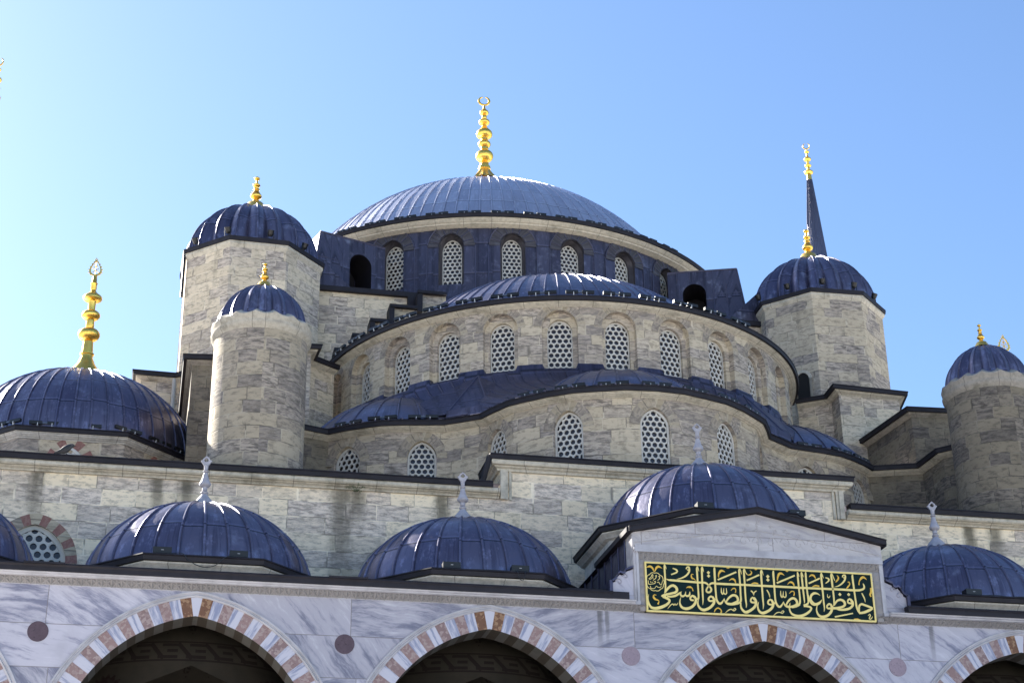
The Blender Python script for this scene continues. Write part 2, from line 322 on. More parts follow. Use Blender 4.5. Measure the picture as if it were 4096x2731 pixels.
M['void'] = simple('doorway_shade', (0.008, 0.007, 0.006), 0.9)
M['clamp'] = simple('pale_metal_clamp', (0.5, 0.51, 0.53), 0.5, 0.1, 0.1, 8.0)
M['box_grey'] = simple('grey_driver_box', (0.09, 0.11, 0.15), 0.4, 0.3, 0.2, 8.0)
M['pipe'] = simple('pale_painted_pipe', (0.42, 0.40, 0.36), 0.5, 0, 0.2, 4.0)
M['paving'] = marble('courtyard_marble_paving', (0.72, 0.69, 0.64), (0.5, 0.48, 0.47))
M['green'] = simple('sprig_leaves', (0.05, 0.09, 0.03), 0.7, 0, 0.5, 20.0)
M['feather'] = simple('dark_feathers', (0.02, 0.02, 0.024), 0.6, 0, 0.4, 15.0)
M['beak'] = simple('dark_beak', (0.03, 0.027, 0.025), 0.5)
M['feather_grey'] = simple('grey_feathers', (0.055, 0.053, 0.056), 0.8, 0, 0.3, 15.0)

# ------------------------------------------------------------------ mesh helper
class G:
    def __init__(s): s.v = []; s.f = []; s.uv = []; s.mi = []
    def add(s, p): s.v.append((float(p[0]), float(p[1]), float(p[2]))); return len(s.v)-1
    def face(s, ix, uv=None, m=0):
        s.f.append(tuple(ix)); s.uv.append([tuple(q) for q in uv] if uv is not None else [(0, 0)]*len(ix)); s.mi.append(m)
    def grid(s, P, UV=None, m=0, mfun=None):
        ni, nj = len(P), len(P[0]); I = [[s.add(P[i][j]) for j in range(nj)] for i in range(ni)]
        for i in range(ni-1):
            for j in range(nj-1):
                q = ((i, j), (i+1, j), (i+1, j+1), (i, j+1))
                s.face([I[a][b] for a, b in q], [UV[a][b] for a, b in q] if UV is not None else None, mfun(i, j) if mfun else m)
    def poly(s, pts, m=0, ax=(0, 2)):
        s.face([s.add(p) for p in pts], [(p[ax[0]], p[ax[1]]) for p in pts], m)
    def box(s, x0, x1, y0, y1, z0, z1, m=0):
        c = [(x, y, z) for x in (x0, x1) for y in (y0, y1) for z in (z0, z1)]
        for ix, ax in (((0, 1, 5, 4), (0, 2)), ((2, 6, 7, 3), (0, 2)), ((0, 2, 3, 1), (1, 2)), ((4, 5, 7, 6), (1, 2)), ((1, 3, 7, 5), (0, 1)), ((0, 4, 6, 2), (0, 1))):
            s.poly([c[i] for i in ix], m, ax)
    def bar(s, a, b, r, m=0, n=6, r2=None):
        a, b = Vector(a), Vector(b); d = (b-a).normalized()
        q = d.to_track_quat('Z', 'Y'); r2 = r if r2 is None else r2
        A = [a+q @ Vector((r*math.cos(t), r*math.sin(t), 0)) for t in [2*math.pi*k/n for k in range(n)]]
        B = [b+q @ Vector((r2*math.cos(t), r2*math.sin(t), 0)) for t in [2*math.pi*k/n for k in range(n)]]
        ia = [s.add(p) for p in A]; ib = [s.add(p) for p in B]
        for k in range(n): s.face((ia[k], ia[(k+1) % n], ib[(k+1) % n], ib[k]), None, m)
        s.face(ia[::-1], None, m); s.face(ib, None, m)
    def lathe(s, prof, n=24, c=(0, 0, 0), m=0, flute=None):
        P = []; UV = []
        for z, r in prof:
            row = []; uvr = []
            for k in range(n+1):
                t = 2*math.pi*k/n; rr = r*(1+(flute(z, t) if flute else 0))
                row.append((c[0]+rr*math.cos(t), c[1]+rr*math.sin(t), c[2]+z)); uvr.append((t*max(r, 0.05), z))
            P.append(row); UV.append(uvr)
        s.grid(P, UV, m)
    def build(s, name, mats, parent=None, loc=(0, 0, 0), rz=0.0, smooth=40, label=None):
        me = bpy.data.meshes.new(name); me.from_pydata(s.v, [], s.f)
        ul = me.uv_layers.new(name='UVMap'); flat = [c for f in s.uv for q in f for c in q]
        ul.data.foreach_set('uv', flat)
        for k in (mats if isinstance(mats, (list, tuple)) else [mats]): me.materials.append(M[k] if isinstance(k, str) else k)
        me.polygons.foreach_set('material_index', s.mi); 
        if smooth:
            me.polygons.foreach_set('use_smooth', [True]*len(s.f))
            me.update(); me.set_sharp_from_angle(angle=R(smooth))
        me.update()
        return link(name, me, parent, loc, rz, label)

WL = {}
def link(name, data, parent=None, loc=(0, 0, 0), rz=0.0, label=None):
    """loc is in world space; parents are never rotated"""
    o = bpy.data.objects.new(name, data); COL.objects.link(o)
    p = WL[parent.name] if parent is not None else (0, 0, 0)
    o.location = (loc[0]-p[0], loc[1]-p[1], loc[2]-p[2]); o.rotation_euler = (0, 0, rz)
    if parent is not None: o.parent = parent
    WL[o.name] = tuple(loc)
    if label: o['label'] = label
    return o
def tag(o, label, cat, group=None):
    o['label'] = label; o['category'] = cat
    if group: o['group'] = group
    return o
def thing(name, label, cat, loc=(0, 0, 0), group=None):
    return tag(link(name, None, None, loc), label, cat, group)

def sweep(g, path, prof, closed=False, m=0, flip=1, caps=True):
    """sweep a profile [(outward, z)] along plan points [(x, y)]; outward is to the right of travel times flip"""
    P = np.array(path, float); n = len(P)
    if closed: T0 = P-np.roll(P, 1, 0); T1 = np.roll(P, -1, 0)-P
    else:
        d = np.diff(P, axis=0); T0 = np.vstack([d[:1], d]); T1 = np.vstack([d, d[-1:]])
    T0 = T0/np.linalg.norm(T0, axis=1)[:, None]; T1 = T1/np.linalg.norm(T1, axis=1)[:, None]
    n0 = np.stack([T0[:, 1], -T0[:, 0]], 1)*flip; n1 = np.stack([T1[:, 1], -T1[:, 0]], 1)*flip
    nm = n0+n1; nm /= np.linalg.norm(nm, axis=1)[:, None]
    k = 1/np.clip((nm*n0).sum(1), 0.35, 1); nm = nm*k[:, None]
    s = np.concatenate([[0], np.cumsum(np.linalg.norm(np.diff(P, axis=0), axis=1))])
    idx = list(range(n))+([0] if closed else [])
    pl = np.concatenate([[0], np.cumsum([math.hypot(prof[i+1][0]-prof[i][0], prof[i+1][1]-prof[i][1]) for i in range(len(prof)-1)])])
    L = s[-1]+(np.linalg.norm(P[0]-P[-1]) if closed else 0)
    G_ = []; UV = []
    for c, i in enumerate(idx):
        G_.append([(P[i, 0]+nm[i, 0]*o, P[i, 1]+nm[i, 1]*o, z) for o, z in prof])
        ss = L if (closed and c == n) else s[i]
        UV.append([(ss, q) for q in pl])
    g.grid(G_, UV, m)
    if caps and not closed:
        for e in (0, -1): g.face([g.add(p) for p in G_[e]], [(o, z) for o, z in prof], m)

def ring_path(c, r, a0, a1, n):      # plan arc; angle 0 faces -Y, positive towards +X
    return [(c[0]+r*math.sin(R(a)), c[1]-r*math.cos(R(a))) for a in np.linspace(a0, a1, n)]

def gutter_prof(z, out=0.34, h=0.17):    # dark lead fascia, roll on top edge
    return [(0.0, z-h), (out, z-h), (out+0.015, z-h*0.3), (out+0.035, z-0.03), (out+0.03, z), (out-0.02, z+0.015), (0.0, z+0.03)]
def cornice_prof(z, out=0.30, h=0.26):   # stone cyma below the gutter; z is its top
    return [(0.0, z), (out, z), (out, z-h*0.16), (out*0.86, z-h*0.24), (out*0.80, z-h*0.42), (out*0.52, z-h*0.58), (out*0.46, z-h*0.70), (out*0.22, z-h*0.78), (out*0.14, z-h*0.97), (0.0, z-h)]

# arch outline with equal sample counts: starts bottom right, goes up and over to bottom left, then along the sill
def arch(hw, h, pointed=0.0, n=18, sill=6, jamb=5):
    """hw half width, h total height; pointed = centre offset as fraction of hw"""
    c = pointed*hw; rad = hw+c; rise = math.sqrt(max(rad*rad-c*c, 1e-6)); hs = h-rise
    pts = [(hw, hs*k/jamb) for k in range(jamb)]
    tm = math.acos(c/rad) if rad > 0 else math.pi/2
    half = [(-c+rad*math.cos(t), hs+rad*math.sin(t)) for t in np.linspace(0, tm, n//2+1)]
    pts += half+[(-x, z) for x, z in half[::-1][1:]]
    pts += [(-hw, hs*k/jamb) for k in range(jamb-1, -1, -1)]
    pts += [(hw*(-1+2*k/sill), 0.0) for k in range(1, sill)]
    return pts

def bay(g, fmap, u0, u1, v0, v1, uc, vb, loops, m=0, ms=None, rad=4):
    """wall bay with an arched opening. loops = [(outline, depth)...]; the first lies in the wall face."""
    o0 = [(uc+x, vb+z) for x, z in loops[0][0]]; n = len(o0)
    cu = uc; cv = vb+0.5*max(z for _, z in loops[0][0])
    def edge(a):
        dx, dy = math.cos(a), math.sin(a); t = 1e9
        if dx > 1e-9: t = min(t, (u1-cu)/dx)
        if dx < -1e-9: t = min(t, (u0-cu)/dx)
        if dy > 1e-9: t = min(t, (v1-cv)/dy)
        if dy < -1e-9: t = min(t, (v0-cv)/dy)
        return cu+dx*t, cv+dy*t
    ang = [math.atan2(q[1]-cv, q[0]-cu) for q in o0]
    items = [(a, q) for a, q in zip(ang, o0)]
    for c in ((u0, v0), (u1, v0), (u1, v1), (u0, v1)):
        a = math.atan2(c[1]-cv, c[0]-cu)
        best = None
        for k in range(n):
            (x1, y1), (x2, y2) = o0[k], o0[(k+1) % n]
            dx, dy = math.cos(a), math.sin(a); ex, ey = x2-x1, y2-y1
            det = dx*(-ey)+ex*dy
            if abs(det) < 1e-12: continue
            t = ((x1-cu)*(-ey)+ex*(y1-cv))/det; s_ = (dx*(y1-cv)-dy*(x1-cu))/det
            if t > 0 and -1e-9 <= s_ <= 1+1e-9: best = (cu+dx*t, cv+dy*t)
        items.append((a, best, c))
    items.sort(key=lambda q: q[0]); items.append(items[0])
    P = []; UV = []
    for it in items:
        i = it[1]; e = it[2] if len(it) > 2 else edge(it[0])
        row = [(i[0]+(e[0]-i[0])*k/rad, i[1]+(e[1]-i[1])*k/rad) for k in range(rad+1)]
        P.append([fmap(u, v, 0) for u, v in row]); UV.append(row)
    g.grid(P, UV, m)
    for k in range(len(loops)-1):
        (oa, da), (ob, db) = loops[k], loops[k+1]
        A = [fmap(uc+x, vb+z, da) for x, z in oa]; B = [fmap(uc+x, vb+z, db) for x, z in ob]
        ua = [(uc+x, vb+z) for x, z in oa]; ub = [(uc+x+(db-da), vb+z) for x, z in ob]
        A.append(A[0]); B.append(B[0]); ua.append(ua[0]); ub.append(ub[0])
        g.grid([A, B], [ua, ub], (ms or [m]*9)[k])

def cyl_map(c, r):       # u = arc metres from the front (-Y) point, v = z, d = depth inward
    def f(u, v, d):
        a = u/r; return (c[0]+(r-d)*math.sin(a), c[1]-(r-d)*math.cos(a), v)
    return f

LAT = {}
def lattice_mesh(hw, h, pointed, p=0.2, rh=0.073, frame=0.05):
    """white plaster lattice pierced by round holes in a hexagonal grid, with rim and dark glass behind.
    local axes: x across, z up from the sill, outside towards -y"""
    key = (hw, h, pointed, p)
    if key in LAT: return LAT[key]
    g = G(); ol = arch(hw, h, pointed, 24, 6, 6)
    def inside(x, z, mrg):
        if z < -mrg: return False
        a = hw-mrg*-1; c = pointed*hw; rad = hw+c; hs = h-math.sqrt(rad*rad-c*c)
        if z <= hs: return abs(x) <= hw+mrg
        return math.hypot(abs(x)+c, z-hs) <= rad+mrg
    dz = p*math.sqrt(3)/2; R6 = p/math.sqrt(3); nr = int(h/dz)+2; th = 0.055
    for j in range(-1, nr):
        z = p*0.42+j*dz
        for i in range(-6, 7):
            x = i*p+(p/2 if j % 2 else 0)
            if not inside(x, z, -0.0+rh*0.35): continue
            o, inn, inb = [], [], []
            for k in range(12):
                t = math.pi/2+k*math.pi/6
                rr = R6 if k % 2 == 0 else R6*math.cos(math.pi/6)
                def cl(px, pz):        # keep inside the opening
                    for _ in range(8):
                        if inside(px, pz, 0.004): return px, pz
                        px, pz = x+(px-x)*0.86, z+(pz-z)*0.86
                    return px, pz
                ox, oz = cl(x+rr*math.cos(t), z+rr*math.sin(t)); ix, iz = cl(x+rh*math.cos(t), z+rh*math.sin(t))
                o.append(g.add((ox, 0, oz))); inn.append(g.add((ix, -0.004, iz))); inb.append(g.add((ix, th, iz)))
            for k in range(12):
                q = (k+1) % 12
                g.face((o[k], o[q], inn[q], inn[k])); g.face((inn[k], inn[q], inb[q], inb[k]))
    # rim
    inner = [(x*(1-frame/hw) if True else x, frame+(z-frame)*(1-0.0) if z < frame else min(z, z)) for x, z in ol]
    cx, cz = 0, h*0.45
    inner = [(x-frame*np.sign(x)*min(1, abs(x)/(hw*0.6)), (z-frame*max(0, (z-h*0.6)/(h*0.4)) if z > h*0.6 else max(z, frame*1.1))) for x, z in ol]
    A = [(x, -0.03, z) for x, z in ol]; B = [(x, -0.03, z) for x, z in inner]; C = [(x, 0.01, z) for x, z in inner]
    for L_ in (A, B, C): L_.append(L_[0])
    g.grid([A, B, C])
    # glass
    g.face([g.add((x, th-0.01, z)) for x, z in ol], None, 1)
    me = g.build('window', ['lattice', 'glass'], None, smooth=30)
    d = me.data; bpy.data.objects.remove(me); LAT[key] = d
    return d

def put_window(parent, fmap, u, vb, depth, mesh, name='window', label=None):
    p = fmap(u, vb, depth); q = fmap(u, vb, depth+0.1)
    rz = math.atan2(q[1]-p[1], q[0]-p[0])-math.pi/2
    return link(name, mesh, parent, p, rz, label)

def hood(g, fmap, uc, vb, outline, w, proud=0.02, m=0, close=True):
    """flat arch ring of radiating stones or lead sheets around the head of an opening; UV u runs along the arch"""
    zmax = max(z for _, z in outline); hs = zmax*0.0
    pts = [(x, z) for x, z in outline]
    # keep only the arch head (between the jambs)
    hw = max(x for x, _ in pts); zs = max(z for x, z in pts if abs(x-hw) < 1e-6)
    head = [q for q in pts if q[1] >= zs-1e-6]
    P0, P1 = [], []
    for k, (x, z) in enumerate(head):
        a = head[max(k-1, 0)]; b = head[min(k+1, len(head)-1)]
        tx, tz = b[0]-a[0], b[1]-a[1]; L = math.hypot(tx, tz); nx, nz = tz/L, -tx/L
        if k in (0, len(head)-1): nx, nz = (1 if x > 0 else -1), 0
        P0.append((x, z)); P1.append((x+nx*w, z+nz*w))
    s = [0]
    for k in range(1, len(P1)): s.append(s[-1]+math.hypot(P1[k][0]-P1[k-1][0], P1[k][1]-P1[k-1][1]))
    r0 = [fmap(uc+x, vb+z, -proud) for x, z in P0]; r1 = [fmap(uc+x, vb+z, -proud) for x, z in P1]; r2 = [fmap(uc+x, vb+z, 0.01) for x, z in P1]
    ri = [fmap(uc+x, vb+z, 0.01) for x, z in P0]
    g.grid([ri, r0, r1, r2], [[(q, -0.02) for q in s], [(q, 0.02) for q in s], [(q, w) for q in s], [(q, w+0.02) for q in s]], m)

def dome_shell(a, h, N, kind='ell', exp=2.0, rib=0.035, rows=14, flute=0.0, nf=24, t0=0.0, a0=0.0, a1=360.0, ribs=True, vofs=0.0, scallop=0.0, lap=None):
    """lead dome: N sheets with rolled seams. local origin at the centre of its base"""
    g = G()
    def prof(t):
        if kind == 'cap':
            Rr = (a*a+h*h)/(2*h); s0 = math.asin(max(-1, min(1, (Rr-h)/Rr)))
            q = s0+(math.pi/2-s0)*t; return Rr*math.cos(q), Rr*math.sin(q)-(Rr-h)
        q = math.pi/2*t; return a*abs(math.cos(q))**(2/exp), h*math.sin(q)**(2/exp)
    ts = np.linspace(t0, 1.0, rows+1); ts[-1] = 0.985
    pr = [prof(t) for t in ts]
    ml = np.concatenate([[0], np.cumsum([math.hypot(pr[i+1][0]-pr[i][0], pr[i+1][1]-pr[i][1]) for i in range(rows)])])+vofs
    sub = 3 if N > 60 else 4
    full = abs(a1-a0-360) < 1e-6
    ns = int(round(N*(a1-a0)/360.0)); nn = ns*sub
    def rmod(th, r, k):
        if not flute: return r
        return r*(1+flute*(abs(math.cos(th*nf/2))-0.6)*min(1.0, r/(a*0.25)))
    P, UV = [], []
    for i in range(nn+1):
        th = R(a0)+R(a1-a0)*i/nn; row = []
        for k, (r, z) in enumerate(pr):
            rr = rmod(th, r, k); zz = z
            if scallop and k == 0: zz = z-scallop*abs(math.cos(th*nf/2)); rr *= 1.02
            row.append((rr*math.sin(th), -rr*math.cos(th), zz))
        P.append(row); UV.append([(i/sub, q) for q in ml])
    g.grid(P, UV)
    if ribs:
        for i in range(ns+(0 if full else 1)):
            th = R(a0)+R(a1-a0)*i/ns; L, T, Q = [], [], []
            for k, (r, z) in enumerate(pr):
                if r < rib*N/9.0 and N > 20 and i % 2: break
                rr = rmod(th, r, k); d = rib*1.1; w = rib
                n_ = Vector((pr[min(k+1, rows)][1]-pr[max(k-1, 0)][1], -(pr[min(k+1, rows)][0]-pr[max(k-1, 0)][0]))).normalized()
                def pt(off, up):
                    rad_ = rr+n_[0]*up; return (rad_*math.sin(th)+off*math.cos(th), -rad_*math.cos(th)+off*math.sin(th), z+n_[1]*up)
                L.append([pt(-w, -0.01), pt(-w*0.75, d*0.75), pt(0, d), pt(w*0.75, d*0.75), pt(w, -0.01)])
            if len(L) > 1: g.grid(L, [[(i+0.3, ml[k])]*5 for k in range(len(L))])
    return g

GOLD = {}
def finial_mesh(kind):
    if kind in GOLD: return GOLD[kind]
    g = G()
    def bulb(z, r, h, n=5): return [(z+h*math.sin(t), r*max(math.cos(t), 0.32)) for t in np.linspace(-1.25, 1.25, n*2)]
    def onion(z, r, h): return [(z-h*0.55, r*0.42), (z-h*0.45, r*0.75), (z-h*0.25, r*0.97), (z, r), (z+h*0.2, r*0.93), (z+h*0.45, r*0.68), (z+h*0.75, r*0.42), (z+h*1.1, r*0.25)]
    if kind == 'main':      # 4.73 m with crescent
        S = 1.0
        pr = [(-0.35, 0.62), (0, 0.40), (0.18, 0.30), (0.33, 0.24), (0.36, 0.275), (0.50, 0.27), (0.53, 0.20), (0.72, 0.19)]
        pr += bulb(1.13, 0.405, 0.34)+[(1.50, 0.18), (1.63, 0.18)]+bulb(1.83, 0.29, 0.21)+[(2.05, 0.155), (2.16, 0.155)]
        pr += onion(2.45, 0.37, 0.46)+[(3.02, 0.11)]+bulb(3.14, 0.255, 0.17)+[(3.34, 0.12), (3.50, 0.12)]+onion(3.72, 0.21, 0.26)+[(4.08, 0.05), (4.14, 0.05)]
        g.lathe(pr, 28, flute=lambda z, t: 0.10*math.cos(t*10) if z < 0.33 else 0)
        cz, Ro = 4.42, 0.29
        ns = 30; top = R(13)
        ringo = []; 
        for k in range(ns+1):
            t = -math.pi/2+(-math.pi+top)+(2*math.pi-2*top)*k/ns
            w = 0.062*abs(math.sin(math.pi*k/ns))**0.45+0.032
            c = Vector(((Ro-0.05)*math.cos(t), 0, cz+(Ro-0.05)*math.sin(t)))
            dr = Vector((math.cos(t), 0, math.sin(t)))
            ringo.append([tuple(c+dr*w*0.62*math.cos(q)+Vector((0, w*0.5*math.sin(q), 0))) for q in np.linspace(0, 2*math.pi, 9)])
        g.grid(ringo)
    elif kind == 'corner':   # 4.33 m with pierced leaf
        s = 4.33/1050.0
        pr = [(-0.25, 0.62), (0, 0.53), (80*s, 0.30), (140*s, 0.20), (160*s, 0.20), (165*s, 0.235), (175*s, 0.235), (180*s, 0.19), (280*s, 0.165)]
        pr += bulb(345*s, 0.365, 0.25)+[(415*s, 0.14), (475*s, 0.135)]+bulb(520*s, 0.31, 0.19)+[(565*s, 0.12), (640*s, 0.125)]+onion(680*s, 0.32, 0.26)+[(760*s, 0.10), (805*s, 0.10), (812*s, 0.125), (820*s, 0.09), (885*s, 0.07), (890*s, 0.0)]
        g.lathe(pr, 26)
        leaf(g, 885*s, 165*s, 0.225)
    elif kind == 'leaf_tip':
        g.lathe([(-1.2, 0.07), (0, 0.06), (0.02, 0.0)], 12); leaf(g, 0.0, 0.72, 0.21)
    elif kind == 'tower':   # 1.5 m
        s = 1.51/310
        pr = [(-0.16, 0.52), (-0.06, 0.46), (0.03, 0.40), (35*s, 0.33), (48*s, 0.20), (53*s, 0.15), (75*s, 0.13)]+bulb(112*s, 0.245, 0.15)+[(140*s, 0.17), (158*s, 0.12), (172*s, 0.10), (176*s, 0.13), (184*s, 0.13), (188*s, 0.085), (198*s, 0.10)]+bulb(220*s, 0.16, 0.085)+[(244*s, 0.06), (262*s, 0.05)]+bulb(288*s, 0.125, 0.08)+[(308*s, 0.03), (313*s, 0.0)]
        g.lathe(pr, 22)
    elif kind == 'minaret':
        pr = [(0, 0.34), (0.75, 0.30)]+bulb(1.1, 0.56, 0.3)+[(1.42, 0.2), (1.8, 0.2)]+bulb(2.05, 0.42, 0.2)+[(2.3, 0.17), (2.7, 0.17)]+onion(3.0, 0.46, 0.42)+[(3.7, 0.14)]+bulb(4.05, 0.3, 0.16)+[(4.25, 0.10), (4.5, 0.05)]
        g.lathe(pr, 18)
        rg = []
        for k in range(25):
            t = -math.pi/2+(-math.pi+R(25))+(2*math.pi-R(50))*k/24; w = 0.09*abs(math.sin(math.pi*k/24))**0.5+0.03
            c = Vector((0.40*math.cos(t), 0, 4.9+0.42*math.sin(t))); dr = Vector((math.cos(t), 0, math.sin(t)))
            rg.append([tuple(c+dr*w*0.7*math.cos(q)+Vector((0, w*0.6*math.sin(q), 0))) for q in np.linspace(0, 2*math.pi, 7)])
        g.grid(rg)
    elif kind == 'stone':   # 1.27 m carved marble finial of the portico domes
        s = 1.27/445
        pr = [(-0.10, 0.27), (0, 0.245), (25*s, 0.19), (50*s, 0.135), (78*s, 0.075), (84*s, 0.085)]+bulb(95*s, 0.10, 0.045)+[(116*s, 0.068), (145*s, 0.066), (150*s, 0.085)]+[(158*s, 0.12), (168*s, 0.142), (180*s, 0.145), (195*s, 0.125), (215*s, 0.098), (240*s, 0.08), (285*s, 0.052)]+bulb(298*s, 0.080, 0.032)+[(312*s, 0.05), (352*s, 0.058), (360*s, 0.062)]
        g.lathe(pr, 24, flute=lambda z, t: (0.06*math.cos(8*t) if z < 0.12 else (0.05*math.cos(10*t) if 150*s < z < 235*s else 0)))
        # flower-shaped pierced tip, 60 mm thick
        zz = 352*s; W, Hh = 0.145, 0.265
        outer = [(0.055, 0), (0.10, 0.07), (W, 0.135), (0.10, 0.15), (0.085, 0.19), (0.035, 0.235), (0, Hh), (-0.035, 0.235), (-0.085, 0.19), (-0.10, 0.15), (-W, 0.135), (-0.10, 0.07), (-0.055, 0)]
        inner = [(0.02, 0.10), (0.05, 0.125), (0.062, 0.145), (0.058, 0.155), (0.045, 0.178), (0.02, 0.20), (0, 0.215), (-0.02, 0.20), (-0.045, 0.178), (-0.058, 0.155), (-0.062, 0.145), (-0.05, 0.125), (-0.02, 0.10)]
        pierced(g, outer, inner, zz, 0.032)
    d = g.build('finial', 'white_finial' if kind == 'stone' else 'gold', None, smooth=45); me = d.data; bpy.data.objects.remove(d)
    GOLD[kind] = me
    return me
def pierced(g, outer, inner, zz, t):
    for y, fl in ((-t, 1), (t, -1)):
        A = [(x, y, zz+z) for x, z in outer]; B = [(x, y, zz+z) for x, z in inner]
        A.append(A[0]); B.append(B[0]); g.grid([A, B])
    for L_ in (outer, inner):
        A = [(x, -t, zz+z) for x, z in L_]; B = [(x, t, zz+z) for x, z in L_]
        A.append(A[0]); B.append(B[0]); g.grid([A, B])
def leaf(g, z0, h, w):
    """pierced drop-shaped leaf of bent gilt strip"""
    out = []
    for k in range(33):
        t = 2*math.pi*k/32; x = w*math.sin(t)*(0.5-0.5*math.cos(t))**0.45*(1.0 if True else 0); z = h*0.42-h*0.42*math.cos(math.pi-t)
        u = (1-math.cos(t))/2      # 0 bottom .. 1 top
        x = w*1.25*math.sin(t)*(1-0.62*u); z = h*0.84*u
        out.append((x, z))
    inn = [(x*0.74, h*0.075+z*0.86) for x, z in out]
    pierced(g, out, inn, z0, 0.02)
    for k in range(1, 32, 2):
        x, z = out[k]; g.bar((x*1.08, -0.02, z0+z), (x*1.08, 0.02, z0+z), w*0.10, 0, 6)
    for a, b in (((-0.5, 0.18), (0.5, 0.42)), ((0.5, 0.18), (-0.5, 0.42)), ((-0.28, 0.46), (0.28, 0.60)), ((0.28, 0.46), (-0.28, 0.60)), ((0, 0.05), (0, 0.78))):
        g.bar((a[0]*w, 0, z0+a[1]*h), (b[0]*w, 0, z0+b[1]*h), w*0.06, 0, 5)
    g.bar((0, 0, z0+0.80*h), (0, 0, z0+0.88*h), w*0.09, 0, 6)
    tip = [(0.10*w, 0), (0.26*w, 0.03*h), (0.12*w, 0.09*h), (0, 0.16*h), (-0.12*w, 0.09*h), (-0.26*w, 0.03*h), (-0.10*w, 0)]
    ti = [(x*0.4, 0.025*h+z*0.55) for x, z in tip]; pierced(g, tip, ti, z0+0.86*h, 0.015)
def put_finial(parent, kind, loc, s=1.0, rz=0.0, label=None):
    o = link('finial', finial_mesh(kind), parent, loc, rz, label); o.scale = (s, s, s); return o

# ================================================================== the place
GZ = -2.35
g = G(); g.grid([[(x, y, GZ) for y in (-260, 0, 260)] for x in (-260, 0, 260)], [[(x, y) for y in (-260, 0, 260)] for x in (-260, 0, 260)])
o = g.build('courtyard_paving', 'paving', smooth=0); o['kind'] = 'structure'

mosque = thing('mosque', 'great stone mosque with lead domes rising in tiers behind the arcade', 'mosque', (0, 30, GZ))

# ---------------------------------------------------------------- front wall of the prayer hall
FY = 6.24
fw = G(); fmap = lambda u, v, d: (u, FY+d, v)
WIN_F = [(-17.77, 0.86), (-8.22, 0.92), (8.22, 0.92), (17.77, 0.86)]
ZB, ZL, ZR = 10.30, 15.05, 15.95
def flat(g, u0, u1, v0, v1, m=0, n=8, mp=None):
    mp = mp or fmap
    us = np.linspace(u0, u1, n+1); vs = np.linspace(v0, v1, 3)
    g.grid([[mp(u, v, 0) for v in vs] for u in us], [[(u, v) for v in vs] for u in us], m)
edges = [-26.0]
for uc, hw in WIN_F: edges += [uc-1.7, uc+1.7]
edges.append(26.0)
for k in range(0, len(edges)-1):
    if k % 2 == 0: flat(fw, edges[k], edges[k+1], ZB, ZL)
flat(fw, -5.2, 5.2, ZL, ZR); flat(fw, -5.2, -5.2, ZL, ZR)
for sx in (-1, 1):
    fw.grid([[(sx*5.2, y, z) for z in (ZL-0.1, ZR)] for y in (FY, FY+1.6)], [[(y, z) for z in (ZL-0.1, ZR)] for y in (FY, FY+1.6)])
holes = []
for uc, hw in WIN_F:
    oa = arch(hw, 1.98 if abs(uc) > 10 else 2.0, 0.22, 20)
    holes.append((uc, 11.5, oa)); bay(fw, fmap, uc-1.7, uc+1.7, ZB, ZL, uc, 11.5, [(oa, 0), (oa, 0.30)], 0)
front = fw.build('front_wall', 'stone_front', mosque)
for (uc, vb, oa), (u_, hw) in zip(holes, WIN_F):
    put_window(front, fmap, uc, vb, 0.12, lattice_mesh(hw, 1.98 if abs(uc) > 10 else 2.0, 0.22, 0.25, 0.092, 0.12))
    if abs(uc) > 10:        # red and white voussoirs
        hm = max(z for _, z in oa); head = [q for q in oa if q[1] > hm*0.30]
        g = G(); n = 15
        hd = [q for q in arch(hw, 1.98, 0.22, 60) if q[1] > 1.98-1.15]
        L_ = [0]
        for a, b in zip(hd[:-1], hd[1:]): L_.append(L_[-1]+math.hypot(b[0]-a[0], b[1]-a[1]))
        for i in range(len(hd)-1):
            k = int((L_[i]+L_[i+1])/2/L_[-1]*n); mm = 0 if k % 2 == 0 else 1
            def nrm(i):
                a, b = hd[max(i-1, 0)], hd[min(i+1, len(hd)-1)]; tx, tz = b[0]-a[0], b[1]-a[1]; q = math.hypot(tx, tz); return tz/q, -tx/q
            q = []
            for j in (i, i+1):
                nx, nz = nrm(j); q.append((hd[j][0], hd[j][1])); q.append((hd[j][0]+nx*0.30, hd[j][1]+nz*0.30))
            y = FY-0.006-(0.004 if mm else 0)
            P = [(uc+q[0][0], y, vb+q[0][1]), (uc+q[1][0], y, vb+q[1][1]), (uc+q[3][0], y, vb+q[3][1]), (uc+q[2][0], y, vb+q[2][1])]
            g.face([g.add(p) for p in P], [(uc+p[0]*0.3, p[2]) for p in P], mm)
        g.build('arch_voussoirs', ['brick_red', 'stone_pale'], front, smooth=0)
g = G()
for a, b in ((-26, -5.24), (5.24, 26)):
    sweep(g, [(x, FY) for x in np.linspace(a, b, 16)], [(0, 15.19), (0.27, 15.19), (0.295, 15.15), (0.29, 15.09), (0.25, 15.05), (0.17, 15.045), (0.165, 15.02), (0.13, 15.01), (0.08, 14.98), (0.07, 14.945), (0, 14.94)])
sweep(g, [(-5.2, FY+1.5), (-5.2, FY)]+[(x, FY) for x in np.linspace(-3.5, 3.5, 5)]+[(5.2, FY), (5.2, FY+1.5)], [(0, 16.06), (0.26, 16.06), (0.28, 16.0), (0.25, 15.93), (0.17, 15.91), (0.165, 15.88), (0.09, 15.84), (0.07, 15.78), (0, 15.77)])
for sx in (-1, 1):
    for x0, x1, d in ((5.05, 5.195, 0.13), (4.97, 5.05, 0.08), (4.86, 4.93, 0.05)): g.box(*sorted((sx*x0, sx*x1)), FY-d, FY+0.05, 14.93, 15.80)
g.build('cornice', 'cornice', front, smooth=35)
g = G()
